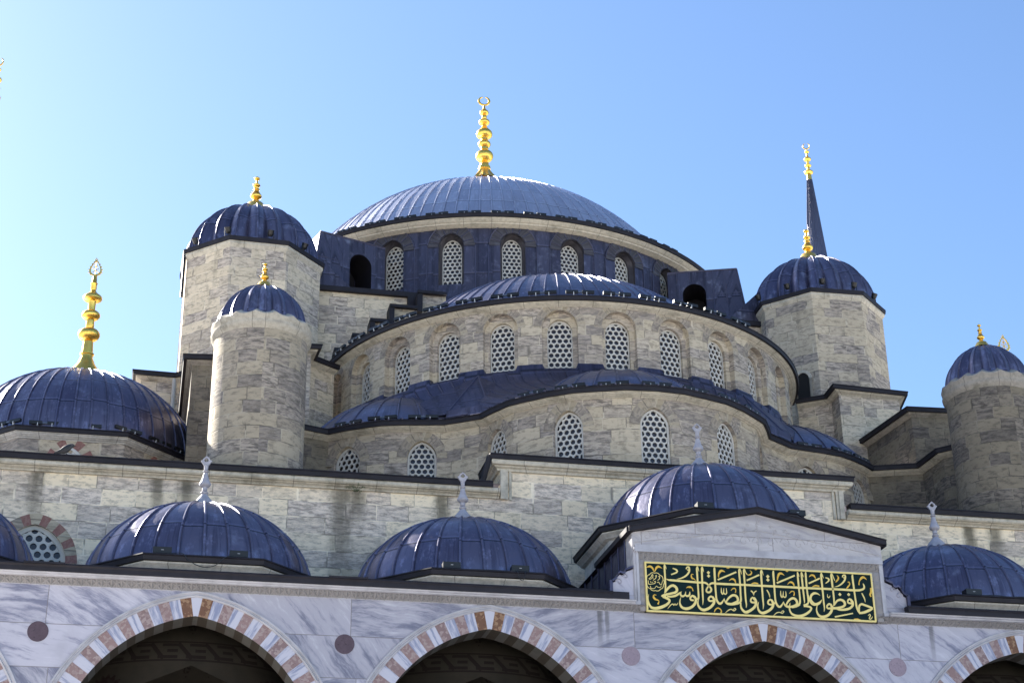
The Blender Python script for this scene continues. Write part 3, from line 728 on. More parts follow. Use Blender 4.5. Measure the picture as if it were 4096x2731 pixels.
for a, b in ((-26, -5.45), (5.3, 26)): sweep(g, [(x, FY) for x in np.linspace(a, b, 12)], gutter_prof(15.36, 0.34, 0.17))
sweep(g, [(-5.2, FY+1.5), (-5.2, FY), (5.2, FY), (5.2, FY+1.5)], gutter_prof(16.22, 0.30, 0.16))
g.bar((-5.52, FY-0.22, 16.17), (-5.72, FY-0.1, 15.36), 0.09, 0, 8)
g.build('gutter', 'gutter', front, smooth=30)
g = G()
for xa, xb_ in ((-26, -5.22), (5.22, 26)): g.grid([[(x, y, z) for (y, z) in ((FY-0.2, 15.34), (14.5, 15.5))] for x in (xa, xb_)], [[(x*1.8, y) for (y, z) in ((FY, 0), (14.5, 0))] for x in (xa, xb_)])
g.grid([[(x, y, z) for (y, z) in ((FY-0.1, 16.2), (9.5, 16.3))] for x in (-5.3, 5.3)], [[(x*1.8, y) for y in (0, 3)] for x in (-5, 5)])
g.build('lead_roof', 'lead_roof', front, smooth=0)

# ---------------------------------------------------------------- lobed exedra wall
half = [(0, 7.42), (0.95, 7.5), (1.9, 7.82), (2.5, 8.05), (3.2, 8.50), (3.96, 9.17), (4.25, 9.45), (4.64, 10.15), (4.88, 10.66), (5.92, 11.36), (7.2, 11.60), (7.86, 11.78), (8.4, 12.08), (8.96, 12.45), (9.45, 12.85), (10.83, 12.36), (10.86, 10.9), (11.35, 10.35)]
EP = [(-x, y) for x, y in half[::-1][:-1]]+half
EP = np.array(EP, float)
def offset(P, d, closed=False):
    P = np.array(P, float); t = np.diff(P, axis=0); t /= np.linalg.norm(t, axis=1)[:, None]
    n0 = np.stack([-t[:, 1], t[:, 0]], 1); N0 = np.vstack([n0[:1], n0]); N1 = np.vstack([n0, n0[-1:]])
    nm = N0+N1; nm /= np.linalg.norm(nm, axis=1)[:, None]; k = 1/np.clip((nm*N0).sum(1), 0.4, 1)
    return P+nm*k[:, None]*d
EW = offset(EP, 0.32)
ES = np.concatenate([[0], np.cumsum(np.linalg.norm(np.diff(EW, axis=0), axis=1))]); E0 = np.interp(0, EW[:, 0], ES); ES = ES-E0
def emap(u, v, d):
    def pt(s): return np.array([np.interp(s, ES, EW[:, 0]), np.interp(s, ES, EW[:, 1])])
    p = pt(u); t = pt(u+0.12)-pt(u-0.12); t /= np.linalg.norm(t)
    return (p[0]-t[1]*d, p[1]+t[0]*d, v)
sc = ES[list(half).index((9.45, 12.85))+len(half)-1]     # s at the inner corner
ZA0, ZA1 = 15.2, 19.18
g = G(); ewin = []
for k in range(-4, 5):
    uc = 2.7*k if abs(k) < 4 else math.copysign(sc-0.72, k)
    a, b = uc-1.35, uc+1.35
    if k == 4: a, b = 9.45, sc
    if k == -4: a, b = -sc, -9.45
    if abs(k) == 4: uc = math.copysign(min(abs(uc), 10.72), k)
    oa = arch(0.47, 2.28, 0.30, 18)
    bay(g, emap, a, b, ZA0, ZA1, uc, 16.47, [(oa, 0), (oa, 0.24)], rad=5); ewin.append((uc, 16.47, oa))
for a, b in ((ES[0], -sc), (sc, ES[-1])):
    us = [a]+[s for s in ES if a < s < b]+[b]
    def raw(u, v): return (np.interp(u, ES, EW[:, 0]), np.interp(u, ES, EW[:, 1]), v)
    g.grid([[raw(u, v) for v in (ZA0, 17, ZA1)] for u in us], [[(u, v) for v in (ZA0, 17, ZA1)] for u in us], 1)
exw = g.build('exedra_wall', ['stone_pale', 'stone_dark'], mosque, smooth=30)
for uc, vb, oa in ewin:
    put_window(exw, emap, uc, vb, 0.15, lattice_mesh(0.46, 2.26, 0.30, 0.197, 0.078, 0.06))
for uc, vb, oa in ewin:
    g = G(); hood(g, emap, uc, vb, arch(0.475, 2.285, 0.30, 18), 0.34, 0.006); g.build('arch_stones', 'arch_stone', exw, smooth=30)
g = G(); sweep(g, EW, cornice_prof(19.17, 0.24, 0.13)); g.build('cornice', 'cornice', exw, smooth=35)
g = G(); sweep(g, EW, gutter_prof(19.34, 0.32, 0.17)); g.build('gutter', 'gutter', exw, smooth=30)

# ---------------------------------------------------------------- half-dome drum
BC = (0, 20.03); BR = 8.88; bmap = cyl_map(BC, BR)
ZD0, ZD1 = 20.9, 23.85
g = G(); st = R(13.0)*BR; bw = []
for k in range(-6, 7):
    uc = k*st
    A_ = arch(0.60, 2.14, 0.0, 18); B_ = [(x*0.44/0.60, 0.05+z*0.865) for x, z in A_]
    bay(g, bmap, uc-st/2, uc+st/2, ZD0, ZD1, uc, 21.45, [(A_, 0), (A_, 0.20), (B_, 0.25), (B_, 0.46)], rad=4)
    bw.append(uc)
for sgn in (-1, 1):
    us = np.linspace(sgn*6.5*st, sgn*R(100)*BR, 6); g.grid([[bmap(u, v, 0) for v in (ZD0, ZD1)] for u in us], [[(u, v) for v in (ZD0, ZD1)] for u in us])
bdrum = g.build('half_dome_drum', 'stone_b', mosque, smooth=30)
for uc in bw: put_window(bdrum, bmap, uc, 21.50, 0.40, lattice_mesh(0.435, 1.84, 0.0, 0.2, 0.080, 0.045))
for uc in bw:
    g = G(); hood(g, bmap, uc, 21.45, arch(0.605, 2.145, 0.0, 18), 0.26, 0.006); g.build('arch_stones', 'arch_stone', bdrum, smooth=30)
pth = ring_path(BC, BR, -80, 80, 70)
g = G(); sweep(g, pth, cornice_prof(23.82, 0.24, 0.12)); g.build('cornice', 'cornice', bdrum, smooth=35)
g = G(); sweep(g, pth, gutter_prof(23.98, 0.33, 0.16)); g.build('gutter', 'gutter', bdrum, smooth=30)
sem = dome_shell(7.75, 4.4, 86, 'cap', rows=12, a0=-97, a1=97, rib=0.034)
ledge = [[((rr)*math.sin(t), -rr*math.cos(t), zz) for rr, zz in ((9.15, 0.02), (8.4, 0.07), (7.7, 0.13))] for t in [R(a) for a in np.linspace(-97, 97, 90)]]
sem.grid(ledge, [[(i*0.5, q) for q in (-1.4, -0.7, -0.05)] for i in range(90)])
sem.build('half_dome', 'lead', mosque, (BC[0], BC[1], 23.95), smooth=35)

# lead skirt between the drum and the exedrae
tt = np.linspace(-1, 1, 361); P, UV = [], []
EPg = EP
i0 = 3; SA = np.concatenate([[0], np.cumsum(np.linalg.norm(np.diff(EP, axis=0), axis=1))]); SA -= np.interp(0, EP[:, 0], SA)
scg = SA[list(half).index((9.45, 12.85))+len(half)-1]
def ept(s): return np.array([np.interp(s, SA, EP[:, 0]), np.interp(s, SA, EP[:, 1])])
for t in tt:
    a = R(80*t); b = np.array([(BR+0.02)*math.sin(a), BC[1]-(BR+0.02)*math.cos(a)]); e = ept(scg*t)
    step = 0.17 if abs(((80*t+6.5) % 13)-6.5) > 3.6 else 0.0
    nrm = np.array([math.sin(a), -math.cos(a)])
    row = [(b[0]+nrm[0]*-0.2, b[1]+nrm[1]*-0.2, 21.46+step), (b[0]+nrm[0]*0.03, b[1]+nrm[1]*0.03, 21.44+step), (b[0]+nrm[0]*0.12, b[1]+nrm[1]*0.12, 21.30)]
    for q in (0.1, 0.25, 0.45, 0.7, 1.0):
        s0 = b+nrm*0.12; c = s0+(e-s0)*q; row.append((c[0], c[1], 21.30+(19.37-21.30)*q**0.66))
    P.append(row); UV.append([(t*26, q) for q in (-0.3, -0.15, 0, 0.28, 0.7, 1.26, 1.96, 2.8)])
g = G(); g.grid(P, UV)
for i in range(6, 361, 7):                  # rolled seams
    for a_, b_ in zip(P[i][2:-1], P[i][3:]): g.bar((a_[0], a_[1], a_[2]+0.005), (b_[0], b_[1], b_[2]+0.005), 0.032, 0, 5)
for sx in (-1, 1):                          # hipped crickets in the two valleys
    ap = (sx*4.62, 12.15, 21.30); f1 = (sx*4.62, 10.42, 19.50); f2 = (sx*5.85, 11.30, 19.50); bk = (sx*5.0, 12.6, 21.0)
    for tri in ((ap, f1, f2), (ap, f1, (sx*3.6, 11.2, 20.4)), (ap, f2, (sx*6.6, 12.6, 20.3)), (f1, (sx*3.6, 11.2, 19.9), (sx*3.6, 11.2, 20.4)), (f2, (sx*6.6, 12.6, 19.8), (sx*6.6, 12.6, 20.3))): g.face([g.add(p) for p in tri], [(p[0]*1.5, p[2]*1.5) for p in tri])
    for q in (f1, f2): g.bar(ap, q, 0.035, 0, 6)
    g.face([g.add(p) for p in ((f1[0], f1[1]-0.03, 19.34), (f2[0], f2[1]-0.03, 19.34), (f2[0], f2[1]-0.03, 19.62), (f1[0], f1[1]-0.03, 19.62))], [(0, 0), (2, 0), (2, .3), (0, .3)])
g.build('lead_skirt_roof', 'lead_roof', mosque, smooth=30)
for xc, yc, a_, h_, r0 in ((-0.2, 11.55, 3.62, 1.82, 0), (-6.62, 15.2, 3.48, 1.86, -25), (6.62, 15.2, 3.48, 1.86, 25)):
    q = dome_shell(a_, h_, 40 if xc == 0 else 28, 'cap', rows=10, rib=0.034)
    q.build('exedra_half_dome', 'lead_exedra', mosque, (xc, yc, 19.40), rz=R(r0), smooth=35)

# ---------------------------------------------------------------- flanking blocks behind the turrets
for sx in (-1, 1):
    def mir(pts): return [(-x, y) for x, y in pts[::-1]] if sx < 0 else pts
    up = mir([(8.66, 17.3), (9.58, 16.65), (9.5, 15.6), (12.55, 15.8), (13.1, 17.9), (14.4, 19.05), (15.9, 19.0), (15.95, 27)])
    w_ = offset(up, 0.30)
    g = G(); sweep(g, w_, [(0, 14.9), (0, 19), (0, 23.45)], caps=False)
    blk = g.build('side_block', 'stone', mosque, smooth=30)
    g = G(); sweep(g, w_, cornice_prof(23.42, 0.20, 0.13)); g.build('cornice', 'cornice', blk, smooth=35)
    g = G(); sweep(g, w_, gutter_prof(23.58, 0.30, 0.16)); g.build('gutter', 'gutter', blk, smooth=30)
    g = G(); c = [(x, y, 23.5) for x, y in w_]; 
    for i in range(len(c)-1): g.face([g.add(p) for p in (c[i], c[i+1], (sx*12, 24, 23.7))], [(0, 0), (1, 0), (0.5, 1)])
    g.build('lead_roof', 'lead_roof', blk, smooth=0)
    lo = mir([(10.35, 17.2), (10.85, 12.6), (12.4, 12.5), (14.2, 12.7), (14.2, 18.0)])
    w_ = offset(lo, 0.28)
    g = G(); sweep(g, w_, [(0, 14.9), (0, 18), (0, 21.42)], caps=False)
    pier = g.build('corner_pier', 'stone_dark', mosque, smooth=30)
    g = G(); sweep(g, w_, cornice_prof(21.40, 0.18, 0.12)); g.build('cornice', 'cornice_dark', pier, smooth=35)
    g = G(); sweep(g, w_, gutter_prof(21.56, 0.28, 0.16)); g.build('gutter', 'gutter', pier, smooth=30)
    g = G(); c = [(x, y, 21.52) for x, y in w_]
    for i in range(len(c)-1): g.face([g.add(p) for p in (c[i], c[i+1], (sx*12.4, 16, 22.1))], [(0, 0), (1, 0), (0.5, 1)])
    g.build('lead_roof', 'lead_roof', pier, smooth=0)
g = G(); g.bar((-14.43, 18.98, 23.3), (-14.43, 18.98, 15.3), 0.075, 0, 10)
for z in (17, 19, 21, 22.6): g.bar((-14.43, 18.98, z), (-14.43, 18.98, z+0.07), 0.10, 0, 10)
g.build('downpipe', 'pipe', mosque, smooth=40)

# ---------------------------------------------------------------- octagonal weight towers
def octagon(cx, cy, r, rot=0.0): return [(cx+r*math.sin(R(-157.5+45*i+rot)), cy-r*math.cos(R(-157.5+45*i+rot))) for i in range(8)]
tower_dome_mesh = None
for sx in (-1, 1):
    cx, cy = sx*11.77, 21.85
    oc = octagon(cx, cy, 2.78, -1.9*sx)
    g = G(); sweep(g, oc, [(0, 15.0), (0, 20), (0, 25), (0, 29.25)], closed=True)
    tw = g.build('octagonal_tower', 'stone' if sx < 0 else 'stone_pale', mosque, smooth=20, label='octagonal tower with deep shade and downpipe corner' if False else None)
    g = G(); sweep(g, oc, [(0, 29.28), (0.09, 29.24), (0.10, 29.14), (0.03, 29.04), (0, 29.0)], closed=True); g.build('cornice', 'cornice', tw, smooth=30)
    g = G(); sweep(g, oc, [(0.0, 29.24), (0.14, 29.24), (0.155, 29.36), (0.16, 29.41), (0.10, 29.43), (-0.35, 29.46)], closed=True); g.build('gutter', 'gutter', tw, smooth=30)
    if tower_dome_mesh is None:
        d = dome_shell(2.50, 2.55, 20, 'ell', 2.05, rib=0.03, rows=14, flute=0.12, nf=20)
        ob = d.build('tower_dome', 'lead', tw, (cx, cy, 29.42), smooth=35); tower_dome_mesh = ob.data
    else: link('tower_dome', tower_dome_mesh, tw, (cx, cy, 29.42))
    put_finial(tw, 'tower', (cx, cy, 32.20), 0.94)
    if sx < 0:
        g = G(); c_ = min(oc, key=lambda q: q[0]+0.15*q[1]); g.bar((c_[0]-0.1, c_[1]-0.02, 29.2), (c_[0]-0.1, c_[1]-0.02, 27.4), 0.06, 0, 8); g.build('drain_pipe', 'black', tw, smooth=40)
    if sx > 0:      # doorway in the left-facing side; a black sheet paints its shaded opening
        a = np.array(oc[2]); b = np.array(oc[3])
        # the face that looks towards the axis and the courtyard
        fs = sorted([(oc[i], oc[(i+1) % 8]) for i in range(8)], key=lambda q: abs(math.degrees(math.atan2((q[0][0]+q[1][0])/2-cx, -((q[0][1]+q[1][1])/2-cy)))+45))[0]
        A_, B_ = (fs if fs[0][0] < fs[1][0] else fs[::-1]); mx = [A_[k]+(B_[k]-A_[k])*0.667 for k in (0, 1)]
        t = Vector((B_[0]-A_[0], B_[1]-A_[1])).normalized(); nn = Vector((t[1], -t[0]))
        dm = lambda u, v, d: (mx[0]+t[0]*u-nn[0]*d, mx[1]+t[1]*u-nn[1]*d, v)
        g = G(); ol = arch(0.27, 1.85, 0.1, 14)
        for dd, mm in ((-0.02, 0),): g.face([g.add(dm(x, 24.0+z, dd)) for x, z in ol], None, 0)
        hood(g, dm, 0, 24.0, arch(0.275, 1.86, 0.1, 14), 0.12, 0.05, 1)
        for s_ in (-1, 1):
            for q in range(2): g.face([g.add(dm(*p)) for p in ((s_*0.275, 24.0, -0.05), (s_*0.395, 24.0, -0.05), (s_*0.395, 25.58, -0.05), (s_*0.275, 25.58, -0.05))], [(0, 0), (.1, 0), (.1, 1), (0, 1)], 1)
        g.build('doorway', ['void', 'cornice'], tw, smooth=0)

# ---------------------------------------------------------------- main arch wall with lead steps
for sx in (-1, 1):
    g = G()
    xs = [sx*q for q in (9.3, 8.5, 7.2, 6.0, 5.62)]
    g.grid([[(x, 21.6, z) for z in (22, 25, 28.6)] for x in xs], [[(x, z) for z in (22, 25, 28.6)] for x in xs])
    g.grid([[(sx*9.3, y, z) for z in (22, 28.6)] for y in (21.6, 26)], [[(y, z) for z in (22, 28.6)] for y in (21.6, 26)])
    aw = g.build('main_arch_wall', 'stone', mosque, smooth=0)
    g = G()
    g.box(*sorted((sx*5.0, sx*9.35)), 21.42, 21.75, 28.60, 28.80)
    g.box(*sorted((sx*4.6, sx*5.62)), 21.35, 21.62, 26.8, 28.6)
    steps = [(4.2, 5.35, 28.50), (5.35, 6.45, 27.80), (6.45, 7.20, 27.12), (7.20, 7.88, 26.42), (7.88, 8.55, 25.75)]
    for a, b, z in steps:
        x0, x1 = sorted((sx*a, sx*b))
        g.box(x0, x1, 20.55, 21.40, z-0.12, z)             # tread
        xo = sx*b
        g.box(*sorted((xo, xo-sx*0.20)), 20.60, 21.38, z-0.9, z-0.12)     # riser
    g.build('stepped_lead_coping', 'gutter', aw, smooth=0)
    g = G()
    for a, b, z in steps:
        x0, x1 = sorted((sx*a, sx*(b-0.2)))
        g.grid([[(x, 20.75, zz) for zz in (z-1.6, z-0.12)] for x in (x0, x1)], [[(x, zz) for zz in (z-1.6, z-0.12)] for x in (x0, x1)])
    g.build('step_face', 'stone_pale', aw, smooth=0)
g = G(); g.box(-9.25, 9.25, 21.75, 46, 28.5, 28.84); g.build('lead_roof', 'lead_roof', mosque, smooth=0)

# ---------------------------------------------------------------- main drum and dome
MC = (0, 34.02); MR = 11.22; mmap = cyl_map(MC, MR)
g = G(); st = R(13.2)*MR; mw = []; lead_u = lambda u: u/0.55
for k in range(-6, 8):
    uc = R(-5.1)*MR+k*st
    A_ = arch(0.53, 2.36, 0.12, 18); B_ = [(x*0.43/0.53, z*0.955) for x, z in A_]
    bay(g, mmap, uc-st/2, uc+st/2, 28.8, 33.1, uc, 30.28, [(A_, 0), (A_, 0.12), (B_, 0.30), (B_, 0.5)], 0, [1, 1, 1], rad=4); mw.append(uc)
us = np.linspace(R(-5.1)*MR+7.5*st, R(-5.1)*MR-6.5*st+2*math.pi*MR, 40)
g.grid([[mmap(u, v, 0) for v in (28.8, 33.1)] for u in us], [[(u, v) for v in (28.8, 33.1)] for u in us])
g.uv = [[(q[0]/0.62, q[1]) for q in f] for f in g.uv]
drum = g.build('main_drum', ['lead_wall', 'lead_brown'], mosque, smooth=30)
for uc in mw: put_window(drum, mmap, uc, 30.28, 0.42, lattice_mesh(0.425, 2.25, 0.1, 0.2, 0.078, 0.045))
for uc in mw:                                # lead hood, with rolled edge and upright seams
    g = G(); hood(g, mmap, uc, 30.28, arch(0.54, 2.37, 0.12, 18), 0.46, 0.035)
    g.uv = [[(q[0]/0.30, q[1]) for q in f] for f in g.uv]
    hd = [q for q in arch(1.02, 2.86, 0.12, 22) if q[1] >= 1.75]; h2 = [q for q in arch(0.54, 2.37, 0.12, 22) if q[1] >= 1.75]
    for q in range(2, 21, 3):
        t_ = math.pi*q/22; g.bar(mmap(uc+0.55*math.cos(t_), 30.28+1.80+0.57*math.sin(t_), -0.045), mmap(uc+1.0*math.cos(t_), 30.28+1.80+1.0*math.sin(t_), -0.045), 0.020, 1, 5)
    for a, b in zip(hd[:-1], hd[1:]): g.bar(mmap(uc+a[0], 30.28+a[1], -0.04), mmap(uc+b[0], 30.28+b[1], -0.04), 0.028, 1, 5)
    for s_ in (-1, 1): g.bar(mmap(uc+s_*1.02, 28.9, -0.02), mmap(uc+s_*1.02, 32.05, -0.02), 0.024, 1, 5)
    g.build('window_hood', ['lead_brown', 'lead_wall'], drum, smooth=30)
cl = ring_path(MC, MR, -180, 180, 161)[:-1]
g = G(); sweep(g, cl, [(0, 33.13), (0.50, 33.13), (0.50, 33.09), (0.45, 33.06), (0.41, 33.01), (0.31, 32.98), (0.29, 32.93), (0.16, 32.90), (0.11, 32.87), (0, 32.86)], closed=True); g.build('cornice', 'cornice', drum, smooth=35)
g = G(); sweep(g, cl, gutter_prof(33.29, 0.58, 0.16), closed=True); g.build('gutter', 'gutter', drum, smooth=30)
d = dome_shell(10.2, 6.9, 112, 'cap', rows=18, rib=0.036)
n_ = 161; d.grid([[(rr*math.sin(t), -rr*math.cos(t), zz) for rr, zz in ((11.7, 0.0), (11, 0.05), (10.25, 0.12))] for t in [2*math.pi*i/(n_-1) for i in range(n_)]], [[(i*0.8, q) for q in (-1.4, -0.7, -0.05)] for i in range(n_)])
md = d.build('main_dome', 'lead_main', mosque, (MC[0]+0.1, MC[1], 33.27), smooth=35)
f = put_finial(md, 'main', (0.1, 34.02, 41.93), 1.0, R(-6), 'tall gilded finial with open crescent on the main dome'); f.scale = (1.12, 1.12, 1.0)
g = G(); g.lathe([(-1.9, 1.15), (-1.2, 0.85), (-0.6, 0.66), (-0.2, 0.56)], 24, (0.1, 0, 41.93-33.27)); 
ob = g.build('finial_base', 'gold', md, (0, 34.02, 33.27), smooth=40)
for v_ in (): pass

# buttress piers against the drum
for sx in (-1, 1):
    P1, P3 = Vector((sx*6.55, 24.12)), Vector((sx*9.0, 23.25)); t = (P3-P1).normalized(); L = (P3-P1).length
    nb = Vector((-t[1], t[0])) if sx > 0 else Vector((t[1], -t[0]))
    if nb[1] < 0: nb = -nb
    zt, zb = 32.15, 28.8
    bm = lambda u, v, d: (P1[0]+t[0]*u+nb[0]*d, P1[1]+t[1]*u+nb[1]*d, v)
    g = G(); oa = arch(0.50, 2.75, 0.0, 18)
    bay(g, bm, -0.4, 1.55, zb, zt, 0.72, zb, [(oa, 0), (oa, 1.7)], 0, [1], rad=3)
    g.face([g.add(bm(0.72+x, zb+z, 1.55)) for x, z in oa], None, 1)  # added dark sheet closes the passage and paints its shade
    def quad(pts, m=0): g.face([g.add(p) for p in pts], [(i*0.8, p[2]) for i, p in enumerate(pts)], m)
    bat = 0.45                       # battered outer end
    for u0_, u1_ in ((1.55, 2.05), (2.05, L)):
        k0 = bat*max(0, (u0_-1.55)/(L-1.55)); k1 = bat*max(0, (u1_-1.55)/(L-1.55))
        quad([bm(u0_+k0, zb, -0.10), bm(u1_+k1, zb, -0.10), bm(u1_, zt, 0), bm(u0_, zt, 0)])
    quad([bm(L+bat, zb, -0.1), bm(L+bat, zb, 1.9), bm(L, zt-0.1, 1.7), bm(L, zt, 0)])
    quad([bm(-0.4, zt, 0), bm(L, zt, 0), bm(L, zt-0.1, 1.7), bm(-0.4, zt+0.2, 1.7)])
    quad([bm(1.4, zb, 1.72), bm(L+bat, zb, 1.9), bm(L, zt-0.1, 1.7), bm(1.4, zt, 1.72)])
    g.uv = [[(q[0]/0.6, q[1]) for q in fc] for fc in g.uv]
    for u in (0.0, 0.55, 1.55, 2.05): g.bar(bm(u+0.0, zt, -0.0) if u > 1.5 else bm(u, zt, 0), bm(u+(0.15 if u > 1.9 else 0), zb if u > 1.5 else zt-0.5, -0.08 if u > 1.5 else 0), 0.026, 0, 5)
    g.bar(bm(1.55, 31.0, -0.02), bm(L+0.12, 31.0, -0.03), 0.022, 0, 5); g.bar(bm(-0.4, zt, 0), bm(L, zt, 0), 0.035, 0, 6)
    g.bar(bm(L, zt, 0), bm(L+bat, zb, -0.1), 0.03, 0, 6)
    g.build('lead_buttress', ['lead_wall', 'gutter'], mosque, smooth=25)
    # low lead ramp at the pier's foot
    g = G()
    x0 = sx*9.35
    pts = [(x0, 21.7, 30.35), (sx*7.85, 21.7, 28.9), (sx*9.35, 21.7, 28.84)]
    pb = [(x, 24.5, z) for x, y, z in pts]
    for tri in (pts, pb): g.face([g.add(p) for p in tri], [(p[0]*2, p[2]) for p in tri])
    for i in range(3):
        j = (i+1) % 3; q = (pts[i], pts[j], pb[j], pb[i]); g.face([g.add(p) for p in q], [(p[0]*2, p[1]) for p in q])
    g.build('lead_ramp', 'lead_wall', mosque, smooth=0)

# ---------------------------------------------------------------- cylindrical corner turrets
tmesh = None
for sx in (-1, 1):
    cx, cy = sx*11.97, 8.9
    g = G(); n = 48
    prof = [(14.9, 1.41), (17, 1.41), (19, 1.40), (20.34, 1.40)]
    P = [[(cx+r*math.sin(t), cy-r*math.cos(t), z) for z, r in prof] for t in [2*math.pi*i/n for i in range(n+1)]]
    g.grid(P, [[(2*math.pi*i/n*1.4, z) for z, r in prof] for i in range(n+1)])
    tr = g.build('corner_turret', 'stone_turret' if sx < 0 else 'stone_dark', mosque, smooth=35)
    g = G(); rim = [(20.30, 1.40), (20.36, 1.44), (20.42, 1.50), (20.50, 1.515), (20.52, 1.47), (20.60, 1.475), (20.62, 1.49), (20.76, 1.525), (20.79, 1.50), (20.95, 1.24), (20.95, 1.0)]
    P = []
    for i in range(97):
        t = 2*math.pi*i/96; row = []
        for z, r in rim:
            zz = z+(0.09*(0.5-abs(math.cos(8*t))) if z > 20.75 else 0); row.append((cx+r*math.sin(t), cy-r*math.cos(t), zz))
        P.append(row)
    g.grid(P, [[(i*0.1, z) for z, r in rim] for i in range(97)]); g.build('cornice', 'cornice_turret' if sx < 0 else 'cornice_dark', tr, smooth=35)
    if tmesh is None:
        d = dome_shell(1.29, 1.38, 16, 'ell', 1.80, rib=0.02, rows=12, flute=0.12, nf=16, scallop=0.13)
        ob = d.build('turret_dome', 'lead', tr, (cx, cy, 20.90), smooth=35); tmesh = ob.data
    else: link('turret_dome', tmesh, tr, (cx, cy, 20.90))
    put_finial(tr, 'tower', (cx, cy, 22.36), 0.52)

# ---------------------------------------------------------------- corner domes on octagonal drums
cm = None
for sx in (-1, 1):
    cx, cy, zg = sx*17.45, 16.85, 18.74
    oc = octagon(cx, cy, 3.90/math.cos(R(22.5)))
    g = G(); sweep(g, oc, [(0, 15.2), (0, 17), (0, 18.58)], closed=True)
    dr = g.build('corner_drum', 'stone_pale', mosque, smooth=20)
    g = G(); sweep(g, oc, cornice_prof(18.58, 0.20, 0.18), closed=True); g.build('cornice', 'cornice_white', dr, smooth=35)
    g = G(); sweep(g, oc, gutter_prof(zg, 0.26, 0.16), closed=True); g.build('gutter', 'gutter', dr, smooth=30)
    for i in (2, 3, 4, 5):
        a, b = np.array(oc[i]), np.array(oc[(i+1) % 8]); mid = (a+b)/2; t = (b-a)/np.linalg.norm(b-a); nn = np.array([t[1], -t[0]])
        if nn[1] > 0.2: continue
        fm = lambda u, v, d: (mid[0]+t[0]*u-nn[0]*d, mid[1]+t[1]*u-nn[1]*d, v)
        ol = arch(0.42, 1.95, 0.35, 40); g = G()
        hd = [q for q in ol if q[1] >= 1.35]; n = 9; ac = [0]
        for p, q in zip(hd[:-1], hd[1:]): ac.append(ac[-1]+math.hypot(q[0]-p[0], q[1]-p[1]))
        for k in range(len(hd)-1):
            kk = int((ac[k]+ac[k+1])/2/ac[-1]*n); mm = 0 if kk % 2 == 1 else 1; q = []
            for j in (k, k+1):
                p, r_ = hd[max(j-1, 0)], hd[min(j+1, len(hd)-1)]; tx, tz = r_[0]-p[0], r_[1]-p[1]; l_ = math.hypot(tx, tz)
                q += [(hd[j][0], hd[j][1]), (hd[j][0]+tz/l_*0.33, hd[j][1]-tx/l_*0.33)]
            F_ = [fm(q[0][0], 16.22+q[0][1], -0.02), fm(q[1][0], 16.22+q[1][1], -0.02), fm(q[3][0], 16.22+q[3][1], -0.02), fm(q[2][0], 16.22+q[2][1], -0.02)]
            g.face([g.add(p) for p in F_], [(p[0]*.3, p[2]) for p in F_], mm)
        g.build('arch_voussoirs', ['brick_red', 'stone_pale'], dr, smooth=0)
        put_window(dr, fm, 0, 16.22, -0.03, lattice_mesh(0.42, 1.95, 0.35, 0.2, 0.07, 0.08))
    if cm is None:
        d = dome_shell(4.08, 3.40, 48, 'ell', 2.0, rib=0.034, rows=16)
        ob = d.build('corner_dome', 'lead', mosque, (cx, cy, zg), smooth=35); cm = ob.data
    else: ob = link('corner_dome', cm, mosque, (cx, cy, zg))
    put_finial(ob, 'corner', (cx, cy, 22.36), 1.03, R(-8))

# ================================================================== courtyard portico
portico = thing('courtyard_portico', 'marble arcade in front with striped pointed arches and a row of small lead domes', 'arcade', (0, 3, GZ))
BW = 6.8
ACX, ACZ = 0.53, 6.15          # arch centres: (-+0.53, 6.15)
def arc_x(r, z): return math.sqrt(max(r*r-(z-ACZ)**2, 0))-ACX
def arc_pts(r, n):             # right springing over the apex to the left springing
    tm = math.acos(ACX/r); h = [(-ACX+r*math.cos(t), ACZ+r*math.sin(t)) for t in np.linspace(0, tm, n+1)]
    return h+[(-x, z) for x, z in h[::-1][1:]]
BAYS = [-3, -2, -1, 0, 1, 2]
RI, RO, RM = 3.40, 3.84, 3.97
ZT = 10.07
g = G()
for b in BAYS:
    xb = b*BW; A_ = arc_pts(RO, 26); top = max(z for _, z in A_)
    xs = [x for x, z in A_][::-1]; zs = [z for x, z in A_][::-1]
    P = [[(xb+x, 0, z+(ZT-z)*q) for q in (0, 0.25, 0.5, 0.75, 1)] for x, z in zip(xs, zs)]
    g.grid(P, [[(p[0], p[2]) for p in row] for row in P])
    for s_ in (-1, 1):         # pier strip between the rings, below springing
        x0, x1 = sorted((xb+s_*(RO-ACX), xb+s_*BW/2))
        if x1-x0 > 0.01: g.grid([[(x, 0, z) for z in (ACZ, 7.5, ZT)] for x in (x0, x1)], [[(x, z) for z in (ACZ, 7.5, ZT)] for x in (x0, x1)])
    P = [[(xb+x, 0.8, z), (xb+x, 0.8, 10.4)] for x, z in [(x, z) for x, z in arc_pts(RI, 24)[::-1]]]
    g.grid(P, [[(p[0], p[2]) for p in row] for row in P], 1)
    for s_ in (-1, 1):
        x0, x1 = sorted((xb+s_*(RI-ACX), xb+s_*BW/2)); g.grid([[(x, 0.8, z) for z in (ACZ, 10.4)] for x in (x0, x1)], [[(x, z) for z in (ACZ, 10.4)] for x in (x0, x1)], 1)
g.box(-3.5*BW, 2.5*BW, 0.05, 0.75, ACZ-0.02, ACZ, 1)
aw = g.build('arcade_wall', ['marble', 'plaster_plain'], portico, smooth=0)
